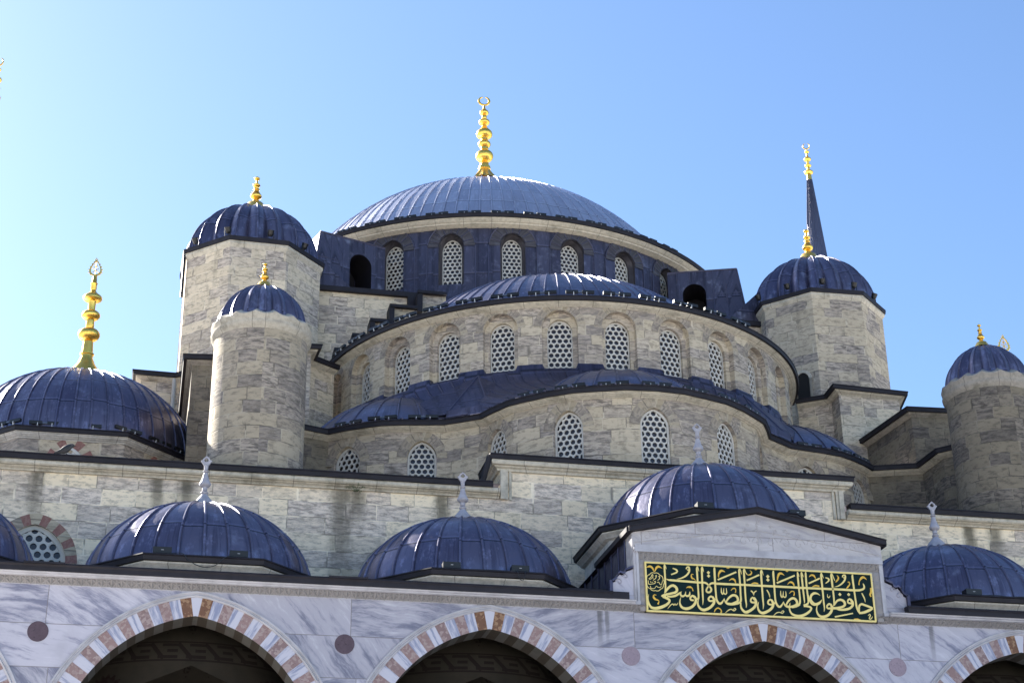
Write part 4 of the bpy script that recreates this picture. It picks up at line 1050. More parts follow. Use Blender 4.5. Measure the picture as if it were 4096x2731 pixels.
for b in BAYS:
    xb = b*BW
    # voussoirs: keystone white, rust pair, then pink and white alternately
    ang_apex = math.acos(ACX/RO); g = G(); dth = 0.0655
    keyw = 0.112
    def stone_slab(th0, th1, sgn, m, idx):
        ts = np.linspace(th0, th1, 4); A_, B_, C_ = [], [], []
        for t in ts:
            def q(r):
                x, z = -ACX+r*math.cos(t), ACZ+r*math.sin(t); return (max(x, 0.0), z) if True else None
            (xi, zi), (xo, zo) = q(RI), q(RO)
            A_.append((xb+sgn*xi, -0.004, zi)); B_.append((xb+sgn*xo, -0.004, zo)); C_.append((xb+sgn*xi, 0.8, zi))
        uv = [[(idx+0.02+0.96*(t-th0)/(th1-th0), 0) for t in ts], [(idx+0.02+0.96*(t-th0)/(th1-th0), 0.44) for t in ts]]
        g.grid([A_, B_], uv, m); g.grid([A_, C_], [uv[0], [(q[0], 0.8) for q in uv[0]]], 3 if m == 0 else 4)
    for sgn in (-1, 1):
        # angle at which the intrados/extrados meet the axis differ slightly; start from extrados apex
        t = ang_apex; k = 0
        tk = t-0.034
        ts = np.linspace(tk, max(t, math.acos(ACX/RI)), 3)
        P0 = [(xb+sgn*max(-ACX+RI*math.cos(q), 0), -0.004, ACZ+RI*math.sin(min(q, math.acos(ACX/RI)))) for q in ts]
        P1 = [(xb+sgn*max(-ACX+RO*math.cos(q), 0), -0.004, ACZ+RO*math.sin(min(q, math.acos(ACX/RO)))) for q in ts]
        P2 = [(p[0], 0.8, p[2]) for p in P0]
        g.grid([P0, P1], [[(0.5, 0)]*3, [(0.5, .44)]*3], 0); g.grid([P0, P2], [[(0.5, 0)]*3, [(0.5, .8)]*3], 3)
        t = tk; idx = 10 if sgn > 0 else 60
        while t > 0.0:
            t2 = max(t-dth, 0.0); odd = k % 2 == 0
            stone_slab(t, t2, sgn, (2 if k == 0 else 1) if odd else 0, idx+k); t = t2; k += 1
    g.build('voussoirs', ['marble_v', 'pink', 'rust', 'soffit_pale', 'soffit_dark'], aw, smooth=20)
    # moulding round the arch
    g = G(); pr = [(RO-0.005, 0.0), (RO+0.0, -0.035), (RO+0.03, -0.05), (RO+0.05, -0.022), (RO+0.075, -0.022), (RO+0.09, -0.05), (RO+0.125, -0.05), (RM, -0.03), (RM+0.005, 0.0)]
    rows = []
    for r, y in pr: rows.append([(xb+x, y, z) for x, z in arc_pts(r, 26)])
    g.grid(rows); g.build('arch_moulding', 'marble_trim', aw, smooth=40)
for k, X in enumerate((-17.01, -10.20, -3.38, 3.42, 10.2)):
    g = G(); r = 0.228
    pts = [(X+r*math.cos(t), 9.005+r*math.sin(t)) for t in [2*math.pi*i/40 for i in range(40)]]
    g.face([g.add((x, -0.014, z)) for x, z in pts]); A_ = pts+pts[:1]
    g.grid([[(x, -0.014, z) for x, z in A_], [(x, 0.01, z) for x, z in A_]])
    if k < 4 or True: g.build('roundel', 'porphyry' if k < 2 else 'porphyry_pale', aw, smooth=0, label=('dark purple porphyry roundel' if k < 2 else 'pale rose porphyry roundel'))
# carved frieze: folded kite pattern leaning outward
def frieze_strip(g, x0, x1, zb, zt, yb, yt, w=0.222, vertical=None):
    n = max(1, int(round((x1-x0)/w))); w = (x1-x0)/n
    def P(x, q, push):    # q 0 bottom..1 top
        return (x, yb+(yt-yb)*q-push, zb+(zt-zb)*q)
    for i in range(n):
        a, b, m_ = x0+i*w, x0+(i+1)*w, x0+(i+0.5)*w
        Q = {k: P(*v) for k, v in dict(B0=(a, 0, 0), B1=(b, 0, 0), T0=(a, 1, 0), T1=(b, 1, 0), TM=(m_, 1, 0), S=(m_, 0.02, 0.0), L=(a, 0.58, -0.01), R=(b, 0.58, -0.01), U=(m_, 0.92, -0.01), DL=((a+m_)/2, 0.5, -0.05), DR=((b+m_)/2, 0.5, -0.05), EL=((a+m_)/2, 0.86, -0.045), ER=((b+m_)/2, 0.86, -0.045), FL=((a*0.7+m_*0.3), 0.16, -0.03), FR=((b*0.7+m_*0.3), 0.16, -0.03)).items()}
        for t3 in ('S DL L', 'S U DL', 'L DL U', 'S R DR', 'S DR U', 'R U DR', 'L U EL', 'L EL T0', 'EL TM T0', 'EL U TM', 'U R ER', 'ER R T1', 'ER T1 TM', 'U ER TM', 'B0 S FL', 'FL S L', 'B0 FL L', 'S B1 FR', 'S FR R', 'FR B1 R'):
            g.face([g.add(Q[k]) for k in t3.split()], None)
        for e in ('S L', 'S R', 'S U', 'L T0', 'L U', 'R U'):
            p, q = e.split(); g.bar(Q[p], Q[q], 0.011, 0, 4)
g = G()
frieze_strip(g, -3.5*BW, -3.0, 10.075, 10.215, -0.012, -0.20); frieze_strip(g, 3.0, 2.5*BW, 10.075, 10.215, -0.012, -0.20)
g.build('carved_frieze', 'frieze', aw, smooth=0)
g = G()
for a, b in ((-3.5*BW, -3.27), (3.27, 2.5*BW)):
    sweep(g, [(x, 0) for x in np.linspace(a, b, 10)], [(0, 10.21), (0.21, 10.21), (0.24, 10.225), (0.25, 10.25), (0.285, 10.26), (0.30, 10.285), (0.30, 10.30), (0, 10.30)])
    sweep(g, [(x, 0) for x in (a, b)], [(0, 10.07), (0.014, 10.07), (0.016, 10.082), (0, 10.085)])
g.build('marble_cornice', 'marble_trim', aw, smooth=35)
g = G()
for a, b in ((-3.5*BW, -3.86), (3.72, 2.5*BW)):
    sweep(g, [(x, 0) for x in np.linspace(a, b, 12)], [(0, 10.295), (0.335, 10.295), (0.34, 10.40), (0.37, 10.44), (0.36, 10.475), (0.30, 10.48), (0, 10.49)])
for x in (-17.0, -10.2): 
    g.face([g.add(p) for p in ((x-0.45, -0.40, 10.47), (x+0.45, -0.40, 10.47), (x+0.3, 0.4, 10.56), (x-0.3, 0.4, 10.56))]); g.box(x-0.45, x+0.45, -0.43, -0.37, 10.44, 10.485)
g.box(-3.95, -3.45, -0.33, 0.35, 10.30, 10.47); g.box(-4.9, -3.9, -0.02, 0.3, 10.50, 10.60)
g.build('gutter', 'gutter', aw, smooth=30)
g = G(); g.grid([[(x, y, 10.46) for y in (-0.1, 6.2)] for x in (-3.5*BW, 2.5*BW)], [[(x*1.8, y) for y in (-0.1, 6.2)] for x in (-3.5*BW, 2.5*BW)]); g.build('lead_roof', 'lead_roof', portico, smooth=0)
# columns under the springings
def colm(x, y):
    g = G(); g.lathe([(GZ, 0.52), (GZ+0.25, 0.52), (GZ+0.3, 0.45), (GZ+0.5, 0.40), (3.6, 0.36), (4.9, 0.34), (4.95, 0.40), (5.05, 0.36)], 24, (x, y, 0))
    pr = []
    g.lathe([(5.05, 0.36), (5.5, 0.46), (5.9, 0.60), (5.95, 0.62), (6.13, 0.62)], 8, (x, y, 0)); return g
for k in range(-3, 4):
    for y in (0.4,): colm(k*BW-BW/2, y).build('column', 'marble_trim', portico, smooth=40)
# vaults seen through the arches
for b in BAYS:
    xb = b*BW; cy = 3.5
    g = G(); ts = np.linspace(0, 0.98, 12); nn = 64
    P = [[(xb+2.72*math.cos(q*math.pi/2)*math.cos(t), cy+2.5*math.cos(q*math.pi/2)*math.sin(t), 8.62+1.75*math.sin(q*math.pi/2)) for q in ts] for t in [2*math.pi*i/nn for i in range(nn+1)]]
    g.grid(P, [[(i/nn*26, q) for q in ts] for i in range(nn+1)], 0)
    for dq in (45, 135, 225, 315):
        rows = []; uvr = []
        for q in np.linspace(0, 1, 7):
            row = []; z = 8.62-2.6*q
            for k in np.linspace(-45, 45, 13):
                a = R(dq+k*(1-math.sqrt(max(0, 2*q-q*q)))); rc = 1/max(abs(math.cos(a))/2.95, abs(math.sin(a))/2.68)
                r0 = math.hypot(2.72*math.cos(a), 2.5*math.sin(a)); rr = r0+(rc-r0)*q**1.3
                row.append((xb+rr*math.cos(a), cy+rr*math.sin(a), z))
            rows.append(row); uvr.append([(math.hypot(row[6][0]-p_[0], row[6][1]-p_[1])*(1 if k_ > 6 else -1), row[0][2]-7.95) for k_, p_ in enumerate(row)])
        g.grid(rows, uvr, 4)
    g.grid([[(x, y, 10.42) for y in (0.8, 6.2)] for x in (xb-3.4, xb+3.4)], None, 1)
    # back arch on the hall's wall: striped ring, and cross arches between the bays
    A_, B_ = arc_pts(2.95, 20), arc_pts(3.35, 20)
    for i in range(len(A_)-1):
        f = [(xb+p[0], 6.19, p[1]-0.55) for p in (A_[i], A_[i+1], B_[i+1], B_[i])]
        g.face([g.add(p) for p in f], [(0.5, -0.2)]*4, 2 if (i//2) % 2 else 3)
    A_ = arc_pts(3.2, 20); xl = xb-BW/2
    for sx_ in (-0.35, 0.35):
        P = [[(xl+sx_, cy+p[0]*0.92, p[1]-0.2), (xl+sx_, cy+p[0]*0.92, 10.42)] for p in A_[::-1]]; g.grid(P, [[(0.5, -0.2)]*2]*len(P), 1)
    P = [[(xl+s_, cy+p[0]*0.92, p[1]-0.2) for s_ in (-0.35, 0.35)] for p in A_]; g.grid(P, [[(0.5, -0.2)]*2]*len(P), 2)
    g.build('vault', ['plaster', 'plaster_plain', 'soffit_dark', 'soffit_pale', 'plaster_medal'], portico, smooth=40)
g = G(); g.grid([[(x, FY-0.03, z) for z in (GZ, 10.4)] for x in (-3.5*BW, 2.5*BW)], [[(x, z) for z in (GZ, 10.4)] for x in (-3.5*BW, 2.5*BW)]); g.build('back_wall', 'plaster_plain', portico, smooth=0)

# small lead domes over the bays
pmesh = None; dz0 = 10.93
def drum_parts(parent, cx, cy, z, apo, zb):
    oc = octagon(cx, cy, (apo-0.28)/math.cos(R(22.5)))
    g = G(); sweep(g, oc, [(0, zb), (0, z-0.14)], closed=True); g.build('drum', 'cornice_white', parent, smooth=20)
    g = G(); sweep(g, oc, [(0.0, z-0.13), (0.20, z-0.13), (0.21, z-0.17), (0.13, z-0.23), (0.10, z-0.28), (0.02, z-0.30), (0, z-0.32)], closed=True); g.build('drum_cornice', 'cornice_white', parent, smooth=35)
    g = G(); sweep(g, oc, [(0.0, z-0.12), (0.27, z-0.12), (0.285, z-0.02), (0.31, z+0.0), (0.30, z+0.03), (0.22, z+0.04), (-0.5, z+0.08)], closed=True); g.build('drum_gutter', 'gutter', parent, smooth=30)
domes = []
for X, Y, z, apo, zb in ((-20.25, 3.4, dz0, 3.32, 10.3), (-13.50, 3.4, dz0, 3.32, 10.3), (-6.80, 3.4, dz0, 3.32, 10.3), (0.0, 3.95, 13.03, 3.33, 12.0), (6.60, 3.4, dz0, 3.32, 10.3), (13.4, 3.4, dz0, 3.32, 10.3)):
    if pmesh is None:
        d = dome_shell(2.84, 2.26, 30, 'ell', 2.0, rib=0.036, rows=16)
        ob = d.build('portico_dome', 'lead', portico, (X, Y, z), smooth=35); pmesh = ob.data
    else: ob = link('portico_dome', pmesh, portico, (X, Y, z))
    domes.append(ob); drum_parts(ob, X, Y, z, apo, zb)
    put_finial(ob, 'stone', (X, Y, z+2.26+0.17), 1.0, R(-8))

# raised portal block
g = G(); zg0 = 10.20
gp = [(-3.26, zg0), (3.26, zg0), (3.26, 12.05), (0, 12.70), (-3.26, 12.05)]
def prism(g, poly, y0, y1, m=0):
    f0 = [g.add((x, y0, z)) for x, z in poly]; g.face(f0, poly, m); f1 = [g.add((x, y1, z)) for x, z in poly]; g.face(f1[::-1], poly[::-1], m)
    n = len(poly)
    for i in range(n):
        a, b = poly[i], poly[(i+1) % n]; g.face([g.add(p) for p in ((a[0], y0, a[1]), (a[0], y1, a[1]), (b[0], y1, b[1]), (b[0], y0, b[1]))], [(a[0], a[1]), (a[0]+y1-y0, a[1]), (b[0]+y1-y0, b[1]), (b[0], b[1])], m)
prism(g, gp, -0.10, 0.45)
portal = g.build('portal_gable', 'marble_pale', portico, smooth=0)
g = G()
rnd = random.Random(3)
def vine(cx, cz, r, sgn):
    pts = [(cx+sgn*(r*(1-k/16)*math.cos(k*0.55)), cz+r*(1-k/16)*math.sin(k*0.55)) for k in range(15)]
    for a, b in zip(pts[:-1], pts[1:]): g.bar((a[0], -0.104, a[1]), (b[0], -0.104, b[1]), 0.006, 0, 4)
for k in range(-8, 9):
    X = k*0.36; zt = 12.70-abs(X)*0.2-0.10
    vine(X, 11.98, 0.15, 1 if k % 2 else -1)
    for q in range(int((zt-12.2)/0.10)):
        xx = X+rnd.uniform(-.15, .15); zz = 12.2+q*0.10+rnd.uniform(-.03, .03)
        if zz < zt: vine(xx, zz, 0.055, rnd.choice((-1, 1)))
for s_ in (-1, 1):
    g.bar((0, -0.105, 12.28), (s_*3.2, -0.105, 11.80), 0.009, 0, 4)
g.bar((0, -0.105, 11.72), (0, -0.105, 12.66), 0.009, 0, 4)
g.build('relief_carving', 'marble_pale', portal, smooth=0)
g = G()
for s_ in (-1, 1):
    for (z0, z1, out) in ((-0.01, 0.105, 0.20), (0.105, 0.13, 0.225)):
        a, b = (0, 12.72), (s_*3.36, 12.72-3.36*0.2)
        q = [(a[0], a[1]+z0), (b[0], b[1]+z0), (b[0], b[1]+z1), (a[0], a[1]+z1)]
        prism(g, q, -0.1-out+0.04, 0.5)
for s_ in (-1, 1): g.box(*sorted((s_*3.24, s_*3.40)), -0.16, 2.95, 12.06-0.02, 12.17)
g.build('gable_gutter', 'gutter', portal, smooth=0)
g = G()       # plain mouldings round the inscription
for (x0, x1, z0, z1, y) in ((-3.24, 3.24, 11.60, 11.66, -0.17), (-3.20, 3.20, 11.66, 11.74, -0.14), (-3.22, 3.22, 11.545, 11.60, -0.20)):
    g.box(x0, x1, y, -0.06, z0, z1)
for s_ in (-1, 1):
    g.box(*sorted((s_*3.13, s_*3.19)), -0.16, -0.06, 10.30, 11.545); g.box(*sorted((s_*3.19, s_*3.245)), -0.13, -0.06, 10.32, 11.54)
    g.box(*sorted((s_*3.13, s_*3.26)), -0.19, -0.06, 10.215, 10.30)
g.build('panel_moulding', 'marble_trim', portal, smooth=0)
g = G(); frieze_strip(g, -3.12, 3.12, 11.35, 11.54, -0.115, -0.20, 0.24)
for s_ in (-1, 1):
    n = 6; hgt = (11.35-10.09)/n
    for i in range(n):
        z0, z1 = 10.09+i*hgt, 10.09+(i+1)*hgt; zm = (z0+z1)/2; xa, xb_ = s_*2.965, s_*3.13
        pts = [(xa, -0.112, z0), (xa, -0.112, z1), (s_*3.05, -0.15, zm), (xb_, -0.13, z0), (xb_, -0.13, z1)]
        for t3 in ((0, 2, 1), (0, 3, 2), (2, 3, 4), (1, 2, 4)): g.face([g.add(pts[k]) for k in t3])
g.build('panel_frieze', 'frieze', portal, smooth=0)
for s_ in (-1, 1):
    g = G()
    pl = [(3.262, 10.30), (3.80, 10.30), (3.80, 10.74), (3.70, 10.80), (3.66, 10.90), (3.60, 10.97), (3.52, 10.93), (3.47, 10.97), (3.45, 11.04), (3.30, 11.10), (3.262, 11.12)]
    pl = [(s_*x, z) for x, z in pl]; pl = pl if s_ > 0 else pl[::-1]
    prism(g, pl, -0.09, 0.38)
    for (cx_, cz_, r_) in ((3.62, 10.78, 0.10), (3.46, 10.92, 0.08)):
        for k in range(14):
            t0_, t1_ = k*0.42, (k+1)*0.42; r0_, r1_ = r_*(1-k/16), r_*(1-(k+1)/16)
            g.bar((s_*(cx_+r0_*math.cos(t0_)), -0.095, cz_+r0_*math.sin(t0_)), (s_*(cx_+r1_*math.cos(t1_)), -0.095, cz_+r1_*math.sin(t1_)), 0.014, 0, 5)
    pl2 = [(s_*x, z) for x, z in ((3.30, 10.36), (3.72, 10.36), (3.72, 10.40), (3.30, 10.40))]; prism(g, pl2 if s_ > 0 else pl2[::-1], -0.105, -0.088)
    g.build('scroll_bracket', 'marble', portal, smooth=0)
g = G()
for s_ in (-1, 1):         # lead coping over the scrolls
    cp = [(3.82, 10.76), (3.71, 10.83), (3.67, 10.93), (3.60, 11.0), (3.52, 10.96), (3.48, 11.0), (3.46, 11.07), (3.28, 11.14)]
    for a, b in zip(cp[:-1], cp[1:]):
        q = [(s_*a[0], a[1]), (s_*b[0], b[1]), (s_*b[0], b[1]+0.05), (s_*a[0], a[1]+0.05)]; prism(g, q if s_ > 0 else q[::-1], -0.16, 0.5)
    g.box(*sorted((s_*3.80, s_*3.88)), -0.16, 0.5, 10.30, 10.80)
for s_ in (-1, 1):
    for y0, y1 in ((0.45, 3.0), (3.0, 6.2)):
        zt = 12.08 if y0 < 1 else 12.0
        g.grid([[(s_*(3.26 if y0 < 1 else 3.24), y, z) for z in (10.46, zt)] for y in np.linspace(y0, y1, 4)], [[(y/0.62, z) for z in (10.46, zt)] for y in np.linspace(y0, y1, 4)])
    for y in (0.5, 1.1, 1.75, 2.4, 3.0, 3.7, 4.4): g.bar((s_*3.27, y, 10.47), (s_*3.27, y, 12.05), 0.022, 0, 5)
    g.grid([[(x, y, z) for (x, z) in ((s_*3.3, 12.10), (0, 12.72))] for y in (0.3, 6.2)], [[(y/0.6, z) for z in (0, 3)] for y in (0.3, 6.2)])
g.build('lead_cladding', 'lead_roof', portal, smooth=0)

# ================================================================== inscription panel
panel = thing('calligraphy_panel', 'long dark green board with gold Arabic calligraphy set above the portal arch', 'sign', (0, -0.13, 10.08))
PX, PZ = -0.035, 10.70
L0, L1 = PX-2.945, PX+2.945; Z0, Z1 = PZ-0.632, PZ+0.603
g = G(); g.box(L0, L1, -0.15, -0.06, Z0, Z1); g.build('board', 'panel_green', panel, smooth=0)
g = G(); w = 0.036
for a in ((L0-0.004, L1+0.004, Z1-w, Z1+0.004), (L0-0.004, L1+0.004, Z0-0.004, Z0+w), (L0-0.004, L0+w, Z0+w, Z1-w), (L1-w, L1+0.004, Z0+w, Z1-w)): g.box(a[0], a[1], -0.168, -0.1, a[2], a[3])
g.build('frame', 'letter_gold', panel, smooth=0)
LETTERS='''-2440,566,21 -2448,510,43 -2446,360,43 -2446,159,41 -2451,-40,36 -2483,-171,10
-2435,561,10 -2418,502,21 -2401,442,5
-2467,-151,31 -2413,-68,52 -2327,16,57 -2245,40,62 -2177,-7,64 -2161,-76,62 -2204,-128,57 -2317,-163,54 -2439,-194,57 -2532,-233,62 -2553,-254,41
-2522,-242,72 -2444,-278,62 -2375,-315,57 -2368,-364,52 -2432,-436,62 -2576,-512,72 -2728,-548,68 -2837,-524,57 -2892,-428,47 -2906,-310,29 -2876,-205,5
-2421,-238,31 -2321,-238,47 -2209,-212,50 -2115,-153,47 -2046,-100,8
-2067,-121,21 -2076,-191,47 -2017,-218,47 -1964,-176,31 -1940,-95,8
-1959,-166,26 -1926,-204,47 -1864,-191,47 -1841,-140,31 -1838,-90,8
-1724,-224,62 -1773,-191,52 -1832,-239,47 -1820,-298,47 -1749,-300,41
-1724,-214,57 -1692,-282,62 -1724,-383,62 -1820,-476,62 -1954,-522,68 -2063,-488,54 -2108,-391,41 -2093,-301,21 -2069,-235,5
-1718,-293,41 -1646,-260,47 -1622,-199,41 -1624,100,39 -1624,351,43 -1625,503,43 -1606,559,16
-1606,559,12 -1590,494,21 -1573,425,5
-1479,556,12 -1497,509,43 -1504,307,43 -1514,-94,39 -1516,-293,29 -1533,-413,6
-1479,556,12 -1467,491,23 -1451,421,5
-2419,201,10 -2359,174,36 -2238,170,52 -1631,150,50 -1427,148,46 -1340,74,41 -1284,-3,47 -1319,-75,47 -1391,-83,47 -1413,-29,41 -1350,74,39 -1264,148,47 -1132,142,52
-2242,471,21 -2182,454,36 -2133,426,39 -2146,375,39 -2291,312,31
-1897,468,29 -1874,520,33 -1823,523,41 -1822,452,39 -1877,454,26
-1819,493,41 -1824,412,43 -1906,307,43 -2032,235,31 -2156,202,5
-1166,552,16 -1175,506,47 -1179,123,43 -1177,-78,41 -1168,-257,47 -1108,-354,52 -1041,-331,47 -970,-221,6
-1257,-211,52 -1306,-184,47 -1370,-237,47 -1354,-296,47 -1272,-292,41 -1198,-248,41
-1266,-192,52 -1230,-270,62 -1257,-371,62 -1365,-475,62 -1510,-531,68 -1609,-486,54 -1653,-389,41 -1638,-309,21 -1615,-258,5
-2423,-549,6 -2332,-441,23 -2280,-419,23 -2262,-453,21 -2229,-407,16 -2211,-440,21 -2169,-414,19 -2165,-384,5
-2863,178,14 -2801,221,17 -2767,293,17 -2748,264,14 -2782,192,14 -2854,159,12
-2754,144,14 -2681,207,17 -2662,278,17 -2699,246,14
-2643,149,12 -2591,192,17 -2583,252,17 -2618,241,14
-2875,138,12 -2869,48,17 -2789,52,14 -2707,76,17 -2695,127,14 -2736,105,12
-2816,121,12 -2810,81,10
-2656,89,14 -2615,111,14 -2587,62,14 -2547,49,14 -2512,156,10
-2826,1,12 -2814,-58,17 -2724,-54,14 -2680,8,14 -2642,-20,14 -2571,-21,14 -2554,24,8
-1108,239,39 -616,461,39
-362,261,39 -24,420,39
417,235,41 904,452,41
-1140,142,54 -113,148,52 998,147,54
-511,553,16 -540,505,43 -537,192,41 -543,-110,39 -548,-250,47 -599,-312,52 -765,-350,62 -897,-346,57 -955,-289,31 -970,-215,6
-936,-318,31 -857,-205,47 -750,-130,54 -668,-136,57 -622,-204,57 -637,-274,52 -764,-340,52
-511,553,12 -495,487,21 -480,412,5
-392,554,12 -416,512,43 -418,198,41 -422,-204,39 -412,-353,29 -428,-429,6
-392,554,12 -368,464,19 -326,405,14
-191,-203,62 -239,-160,41 -290,-218,41 -279,-277,47 -187,-283,47
-208,-159,52 -163,-242,62 -171,-342,60 -260,-446,62 -431,-539,68 -519,-488,54 -559,-400,37 -553,-310,31
-273,9,26 -229,-24,31 -199,-103,12
-128,11,23 -188,-32,26 -203,-93,10
53,551,12 29,504,47 23,169,43 22,-183,39 25,-333,31 6,-444,6
53,551,12 69,486,21 84,416,5
271,-231,52 212,-189,47 151,-247,41 161,-306,41 254,-312,41 341,-258,41
243,-192,47 278,-271,60 259,-372,60 159,-467,62 -1,-539,68 -90,-498,54 -124,-400,37 -112,-319,21 -87,-263,5
143,49,23 184,-24,29 204,-94,23 207,-144,5
364,542,14 345,500,47 346,186,43 342,-117,41 360,-277,47 425,-364,52 490,-331,41 555,-223,6
610,-315,31 687,-201,47 786,-131,54 858,-143,57 904,-211,57 887,-282,52 758,-344,52 633,-344,57 566,-287,31 555,-223,6
757,-354,57 873,-328,52 971,-278,47
-1029,47,10 -1031,-63,31 -1004,-117,29 -975,-61,23 -963,40,8
-971,-80,23 -938,-114,29 -899,-77,27 -901,43,10
502,44,10 498,-68,31 525,-122,29 555,-65,23 569,37,8
559,-85,23 592,-118,29 632,-81,27 631,40,10
-969,-578,8 -878,-505,23 -805,-481,21 -746,-518,23 -692,-476,23 -721,-453,19 -760,-494,14
262,-596,8 350,-518,23 434,-499,21 494,-521,23 544,-479,23 515,-455,19 471,-497,14
725,-245,8 702,-331,29 698,-432,37 742,-520,50 842,-565,57 945,-572,64
932,143,54 1875,154,52 2456,152,54 2616,170,50 2706,215,47 2713,287,39 2692,337,16
978,547,16 980,395,43 984,141,41 988,-112,39 976,-243,47 914,-302,47
983,548,12 1003,477,23 1019,422,5
1088,548,14 1083,492,43 1089,146,41 1097,-107,35 1100,-197,23 1090,-243,6
1093,553,12 1113,483,21 1134,423,5
1209,554,14 1194,507,43 1194,151,43 1202,-102,39 1203,-213,41 1156,-265,47 1070,-299,52
1069,-309,52 1172,-315,47 1253,-341,52 1254,-391,47 1168,-475,57 1027,-552,64 869,-581,68
1523,-26,5 1464,17,31 1370,23,57 1291,-37,54 1267,-129,52 1307,-208,57 1376,-255,64 1484,-219,57 1566,-125,8
1219,-30,12 1239,-150,36 1293,-249,52 1375,-265,52
1619,555,14 1598,497,47 1602,151,43 1602,-184,39 1608,-334,29 1589,-431,6
1619,555,12 1638,479,23 1659,419,5
1708,437,23 1765,424,36 1799,400,37 1779,353,35 1700,293,21
1883,558,14 1868,511,47 1876,164,43 1880,-120,39 1863,-242,21 1832,-294,5
1894,559,12 1925,442,21 1954,367,10
1867,-262,31 1951,-147,47 2050,-107,54 2131,-138,60 2159,-218,57 2095,-281,52 1934,-324,57 1808,-330,62
1803,-265,52 1744,-227,50 1682,-281,41 1691,-341,41 1797,-336,52
1776,-226,52 1809,-315,60 1778,-417,60 1674,-522,64 1524,-564,68 1435,-513,52 1398,-415,37 1411,-324,23 1438,-262,10
2343,-118,60 2295,-75,47 2243,-123,41 2253,-178,43 2337,-184,47
2316,-79,52 2366,-157,60 2351,-249,57 2249,-325,57 2088,-358,57 1972,-358,41 1906,-341,8
1726,25,5 1715,-37,19 1744,-71,26 1778,-39,16 1784,-13,5
2165,470,27 2175,517,31 2229,530,39 2239,469,37 2180,460,25
2242,499,39 2217,406,41 2133,310,39 2021,238,27 1917,207,5
2449,556,14 2429,509,47 2438,192,43 2451,-93,43 2464,-274,47 2505,-384,52 2555,-417,57 2684,-385,62 2807,-329,62 2885,-285,41
2525,-453,12 2520,-343,36 2536,-241,47 2599,-192,52 2682,-214,54 2804,-253,54 2886,-280,41
1859,-549,36 2347,-436,31
1251,266,39 1558,414,37
2634,89,23 2672,-1,31 2697,-71,25 2703,-141,5
2737,-484,12 2784,-441,23 2802,-471,25 2769,-533,27 2781,-568,23 2826,-540,21 2858,-489,6'''
ORNAMENTS='''-2719,356,10 -2750,444,41 -2818,491,52 -2910,456,5
-2704,351,10 -2669,438,41 -2606,497,52 -2512,457,5
-2663,-447,41 -2633,-357,14 -2727,-321,47 -2764,-264,41 -2742,-213,21 -2692,-221,14
-1756,-76,26 -1772,-7,14 -1821,21,47 -1893,17,26 -1920,-14,6
-1669,188,6 -1717,236,19 -1757,244,36 -1779,303,31 -1761,349,19 -1721,341,12
-1250,-579,6 -1215,-508,31 -1141,-464,26 -1073,-511,23 -1067,-570,31 -1097,-572,21
-1074,296,10 -1079,366,31 -1027,460,57 -964,473,41 -905,446,5
-651,176,12 -671,256,41 -741,283,36 -817,228,6
-244,186,16 -160,206,36 -68,195,26
-326,400,14 -247,419,39 -217,481,21 -260,520,6
437,291,10 449,373,36 493,467,57 557,486,41 627,443,5
865,181,12 840,251,41 769,278,36 691,213,6
-678,-66,26 -659,-5,19 -676,44,21 -738,36,26 -788,-21,6
831,-67,26 852,-5,19 836,45,21 772,37,26 721,-21,6
-855,568,31 -825,560,47 -788,569,31
-132,567,26 -102,561,43 -70,565,26
679,566,26 709,555,43 741,561,26
1447,398,10 1411,467,41 1339,484,41 1276,430,6
1338,189,12 1430,219,36 1523,208,31
1961,327,16 2026,396,41 2053,459,31 2016,514,6
2237,182,12 2284,235,36 2338,299,26 2318,360,23 2285,343,14
2581,291,31 2596,384,21 2670,480,57 2735,494,47 2799,440,6
2888,235,41 2888,132,52 2848,59,41 2875,9,26
2357,-597,47 2453,-588,47 2535,-602,16'''
DOTS=[(-1334, 412, 43), (-1334, 326, 43), (196, 391, 47), (192, 304, 47), (2050, 28, 43), (2283, 37, 43), (-2777, 93, 12), (-2749, 204, 12)]
MEDAL=[(-2705, 111), 233]

def ribbon(g, pts, y, th):
    """flat pen stroke through (x, z, width) with smooth outline"""
    Q = []
    n = len(pts)
    for i in range(n-1):
        p0, p1, p2, p3 = pts[max(i-1, 0)], pts[i], pts[i+1], pts[min(i+2, n-1)]
        k = max(2, int(math.hypot(p2[0]-p1[0], p2[1]-p1[1])/0.028))
        for j in range(k):
            t = j/k; Q.append(tuple(0.5*((2*p1[c])+(-p0[c]+p2[c])*t+(2*p0[c]-5*p1[c]+4*p2[c]-p3[c])*t*t+(-p0[c]+3*p1[c]-3*p2[c]+p3[c])*t**3) for c in range(3)))
    Q.append(pts[-1]); Lf, Rt = [], []
    for i, q in enumerate(Q):
        a, b = Q[max(i-1, 0)], Q[min(i+1, len(Q)-1)]; tx, tz = b[0]-a[0], b[1]-a[1]; l = math.hypot(tx, tz) or 1
        w_ = max(q[2], 0.004)/2; Lf.append((q[0]-tz/l*w_, q[1]+tx/l*w_)); Rt.append((q[0]+tz/l*w_, q[1]-tx/l*w_))
    f = lambda P_, yy: [(x, yy, z) for x, z in P_]
    g.grid([f(Lf, y+th), f(Lf, y), f(Rt, y), f(Rt, y+th)])
def parse(S): return [[(PX+int(a)/1000, PZ+int(b)/1000, int(c)/1000) for a, b, c in (w_.split(',') for w_ in ln.split())] for ln in S.strip().split('\n')]
g = G()
for i, st_ in enumerate(parse(LETTERS)): ribbon(g, st_, -0.158-0.0012*(i % 6), 0.03)
